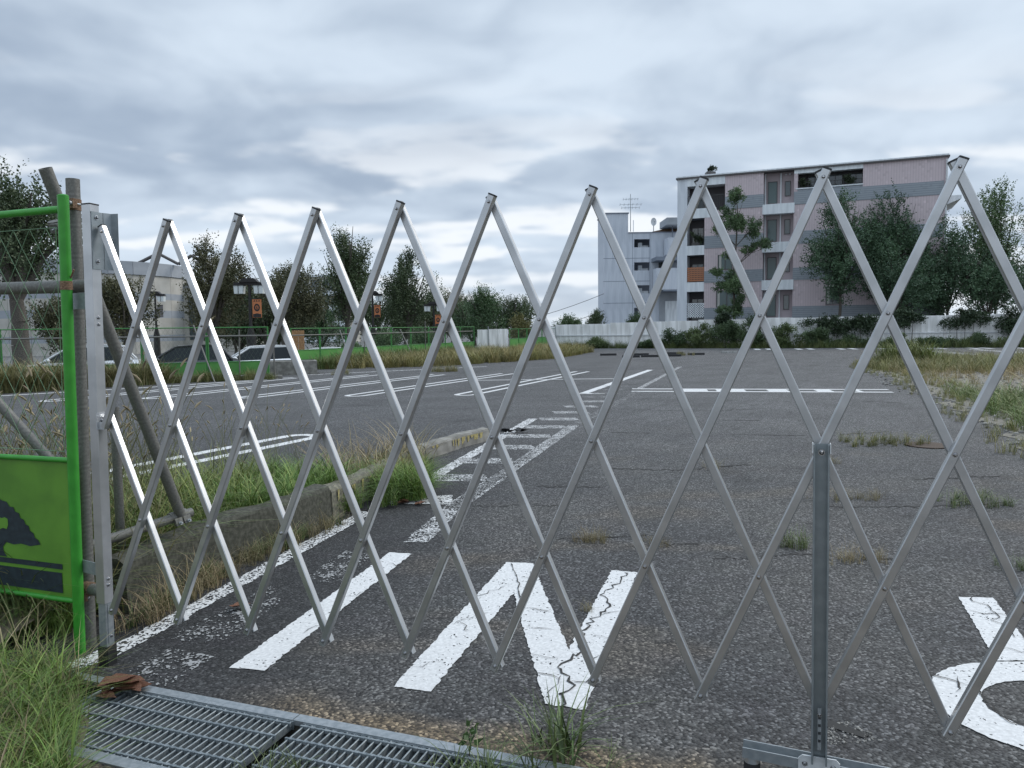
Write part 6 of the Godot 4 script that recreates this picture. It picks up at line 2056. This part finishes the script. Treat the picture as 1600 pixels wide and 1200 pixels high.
	# weeds that come up through the drain
	var dw := [[-0.30, 0.10, -2.62, -2.40, 18, 0.08, 0.24, "weeds growing through the right-hand drain grate"], [0.05, 0.2, -2.72, -2.55, 7, 0.2, 0.42, "tall wispy weed at the drain's far edge"], [-0.98, -0.72, -2.6, -2.42, 18, 0.08, 0.2, "grass blades in the joint between the drain grates"], [0.28, 0.36, -2.6, -2.5, 5, 0.1, 0.22, "lone green sprout right of the drain weeds"], [-0.62, -0.5, -2.55, -2.45, 6, 0.06, 0.16, "small sprout in the middle of the drain"]]
	for q in dw:
		scatter("drain_weed", q[7], [Vector2(q[0], q[2]), Vector2(q[1], q[2]), Vector2(q[1], q[3]), Vector2(q[0], q[3])], q[4], q[5], q[6], green if q[4] != 14 else fine, M.blade, 80 + int(q[4]), -0.06)
	var sprout := thing("leafy_sprout", "small broad-leaved sprout beside the drain weeds", "weed", Vector3(-0.17, -0.02, -2.63))
	var sb := MB.new()
	sb.tube(Vector3.ZERO, Vector3(0.01, 0.1, 0), 0.0025, 0.0015, 5, false)
	part("stem", sb, M.bark, sprout)
	sb = MB.new()
	var lr := RandomNumberGenerator.new()
	lr.seed = 9
	for i in 22:
		sb.col = Color(0.045, 0.085, 0.025) * lr.randf_range(0.8, 1.4)
		var d := (rv(lr) + Vector3(0, 0.3, 0)).normalized()
		var nn := d.cross(rv(lr)).normalized()
		leaf_face(sb, Vector3(0.01, lr.randf_range(0.05, 0.13), 0) + d * 0.015, d * 0.036, d.cross(nn) * 0.011, nn)
	part("leaves", sb, M.leaf, sprout)
	# dead leaves
	var leaves := [[-1.63, -3.13, 0.11, 0.006, "curled brown dead leaf at the drain's left corner"], [-1.70, -3.10, 0.07, 0.008, "smaller brown leaf curled against the dead leaf"], [-1.53, -4.12, 0.07, 0.008, "flat reddish dead leaf on the kerb line"], [-0.95, -6.62, 0.09, 0.004, "brown leaf litter under the bright grass"], [-0.80, -6.56, 0.05, 0.006, "small brown leaf right of the leaf litter"]]
	for i in leaves.size():
		var q: Array = leaves[i]
		var o := thing("dead_leaf", q[4], "leaf", Vector3(q[0], q[3], q[1]), i * 1.3)
		var b := MB.new()
		var lr2 := RandomNumberGenerator.new()
		lr2.seed = 40 + i
		for k in (4 if i == 0 else 2):
			var rot := Basis(Vector3.UP, lr2.randf() * TAU)
			var off := Vector3(lr2.randfn() * 0.03, 0.012 * k, lr2.randfn() * 0.02)
			var sz: float = q[2] * lr2.randf_range(0.7, 1.1)
			var prev: Array = []
			for j in 8:
				var f := j / 7.0
				var w := sin(PI * pow(f, 0.8)) * 0.42 * sz * lr2.randf_range(0.8, 1.2) + 0.001
				var y := 0.35 * sz * (f - 0.5) * (f - 0.5) + lr2.randf() * 0.008
				var row := [off + rot * Vector3((f - 0.5) * sz * 1.6, y + w * 0.55, -w), off + rot * Vector3((f - 0.5) * sz * 1.6, y, 0), off + rot * Vector3((f - 0.5) * sz * 1.6, y + w * 0.5, w)]
				if prev.size():
					for s in 2:
						b.face([prev[s], prev[s + 1], row[s + 1], row[s]])
				prev = row
		part("blade", b, M.dead_leaf, o)
	var scrap := thing("black_scrap", "crumpled black scrap lying at the end of the yellow kerb", "scrap", Vector3(0.0, 0.008, -11.0), 0.4)
	var xb := MB.new()
	var xr := RandomNumberGenerator.new()
	xr.seed = 77
	for i in 7:
		var c := Vector3(xr.randf_range(-0.16, 0.16), 0.02, xr.randf_range(-0.07, 0.07))
		var e: Array = []
		for j in 5:
			e.append(c + Vector3(cos(TAU * j / 5.0) * xr.randf_range(0.04, 0.1), xr.randf_range(-0.015, 0.05), -sin(TAU * j / 5.0) * xr.randf_range(0.03, 0.07)))
		for j in 5:
			xb.tri_n(c, e[j], e[(j + 1) % 5], ((e[j] - c).cross(e[(j + 1) % 5] - c)).normalized())
	part("sheet", xb, M.black, scrap)
	stones("grit and dark crumbs on the asphalt just right of the gate prop", [Vector2(1.12, -2.82), Vector2(1.28, -2.84), Vector2(1.34, -2.7), Vector2(1.14, -2.68)], 260, 0.002, 0.006, 36)
	var tar := MB.new()
	tar.flat(rough_poly([Vector2(1.14, -2.82), Vector2(1.2, -2.85), Vector2(1.25, -2.80), Vector2(1.31, -2.74), Vector2(1.28, -2.715), Vector2(1.22, -2.77)], 0.012, 0.003, xr), 0.004)
	struct("tar_spot", tar, M.crack)
	var cover := thing("rusty_cover", "rusty flat iron cover lying on the asphalt at right", "cover", Vector3(5.15, 0.004, -9.45))
	var cb := MB.new()
	cb.tube(Vector3.ZERO, Vector3(0, 0.008, 0), 0.27, 0.26, 24)
	part("lid", cb, M.dirt, cover)

func gp_stone() -> Array:
	return [Vector2(13.4, -29.0), Vector2(11.5, -25.0), Vector2(9.0, -18.5), Vector2(7.6, -13.5), Vector2(6.0, -9.0), Vector2(5.2, -7.0), Vector2(9.0, -8.0), Vector2(14.0, -18.0), Vector2(17.0, -26.0)]
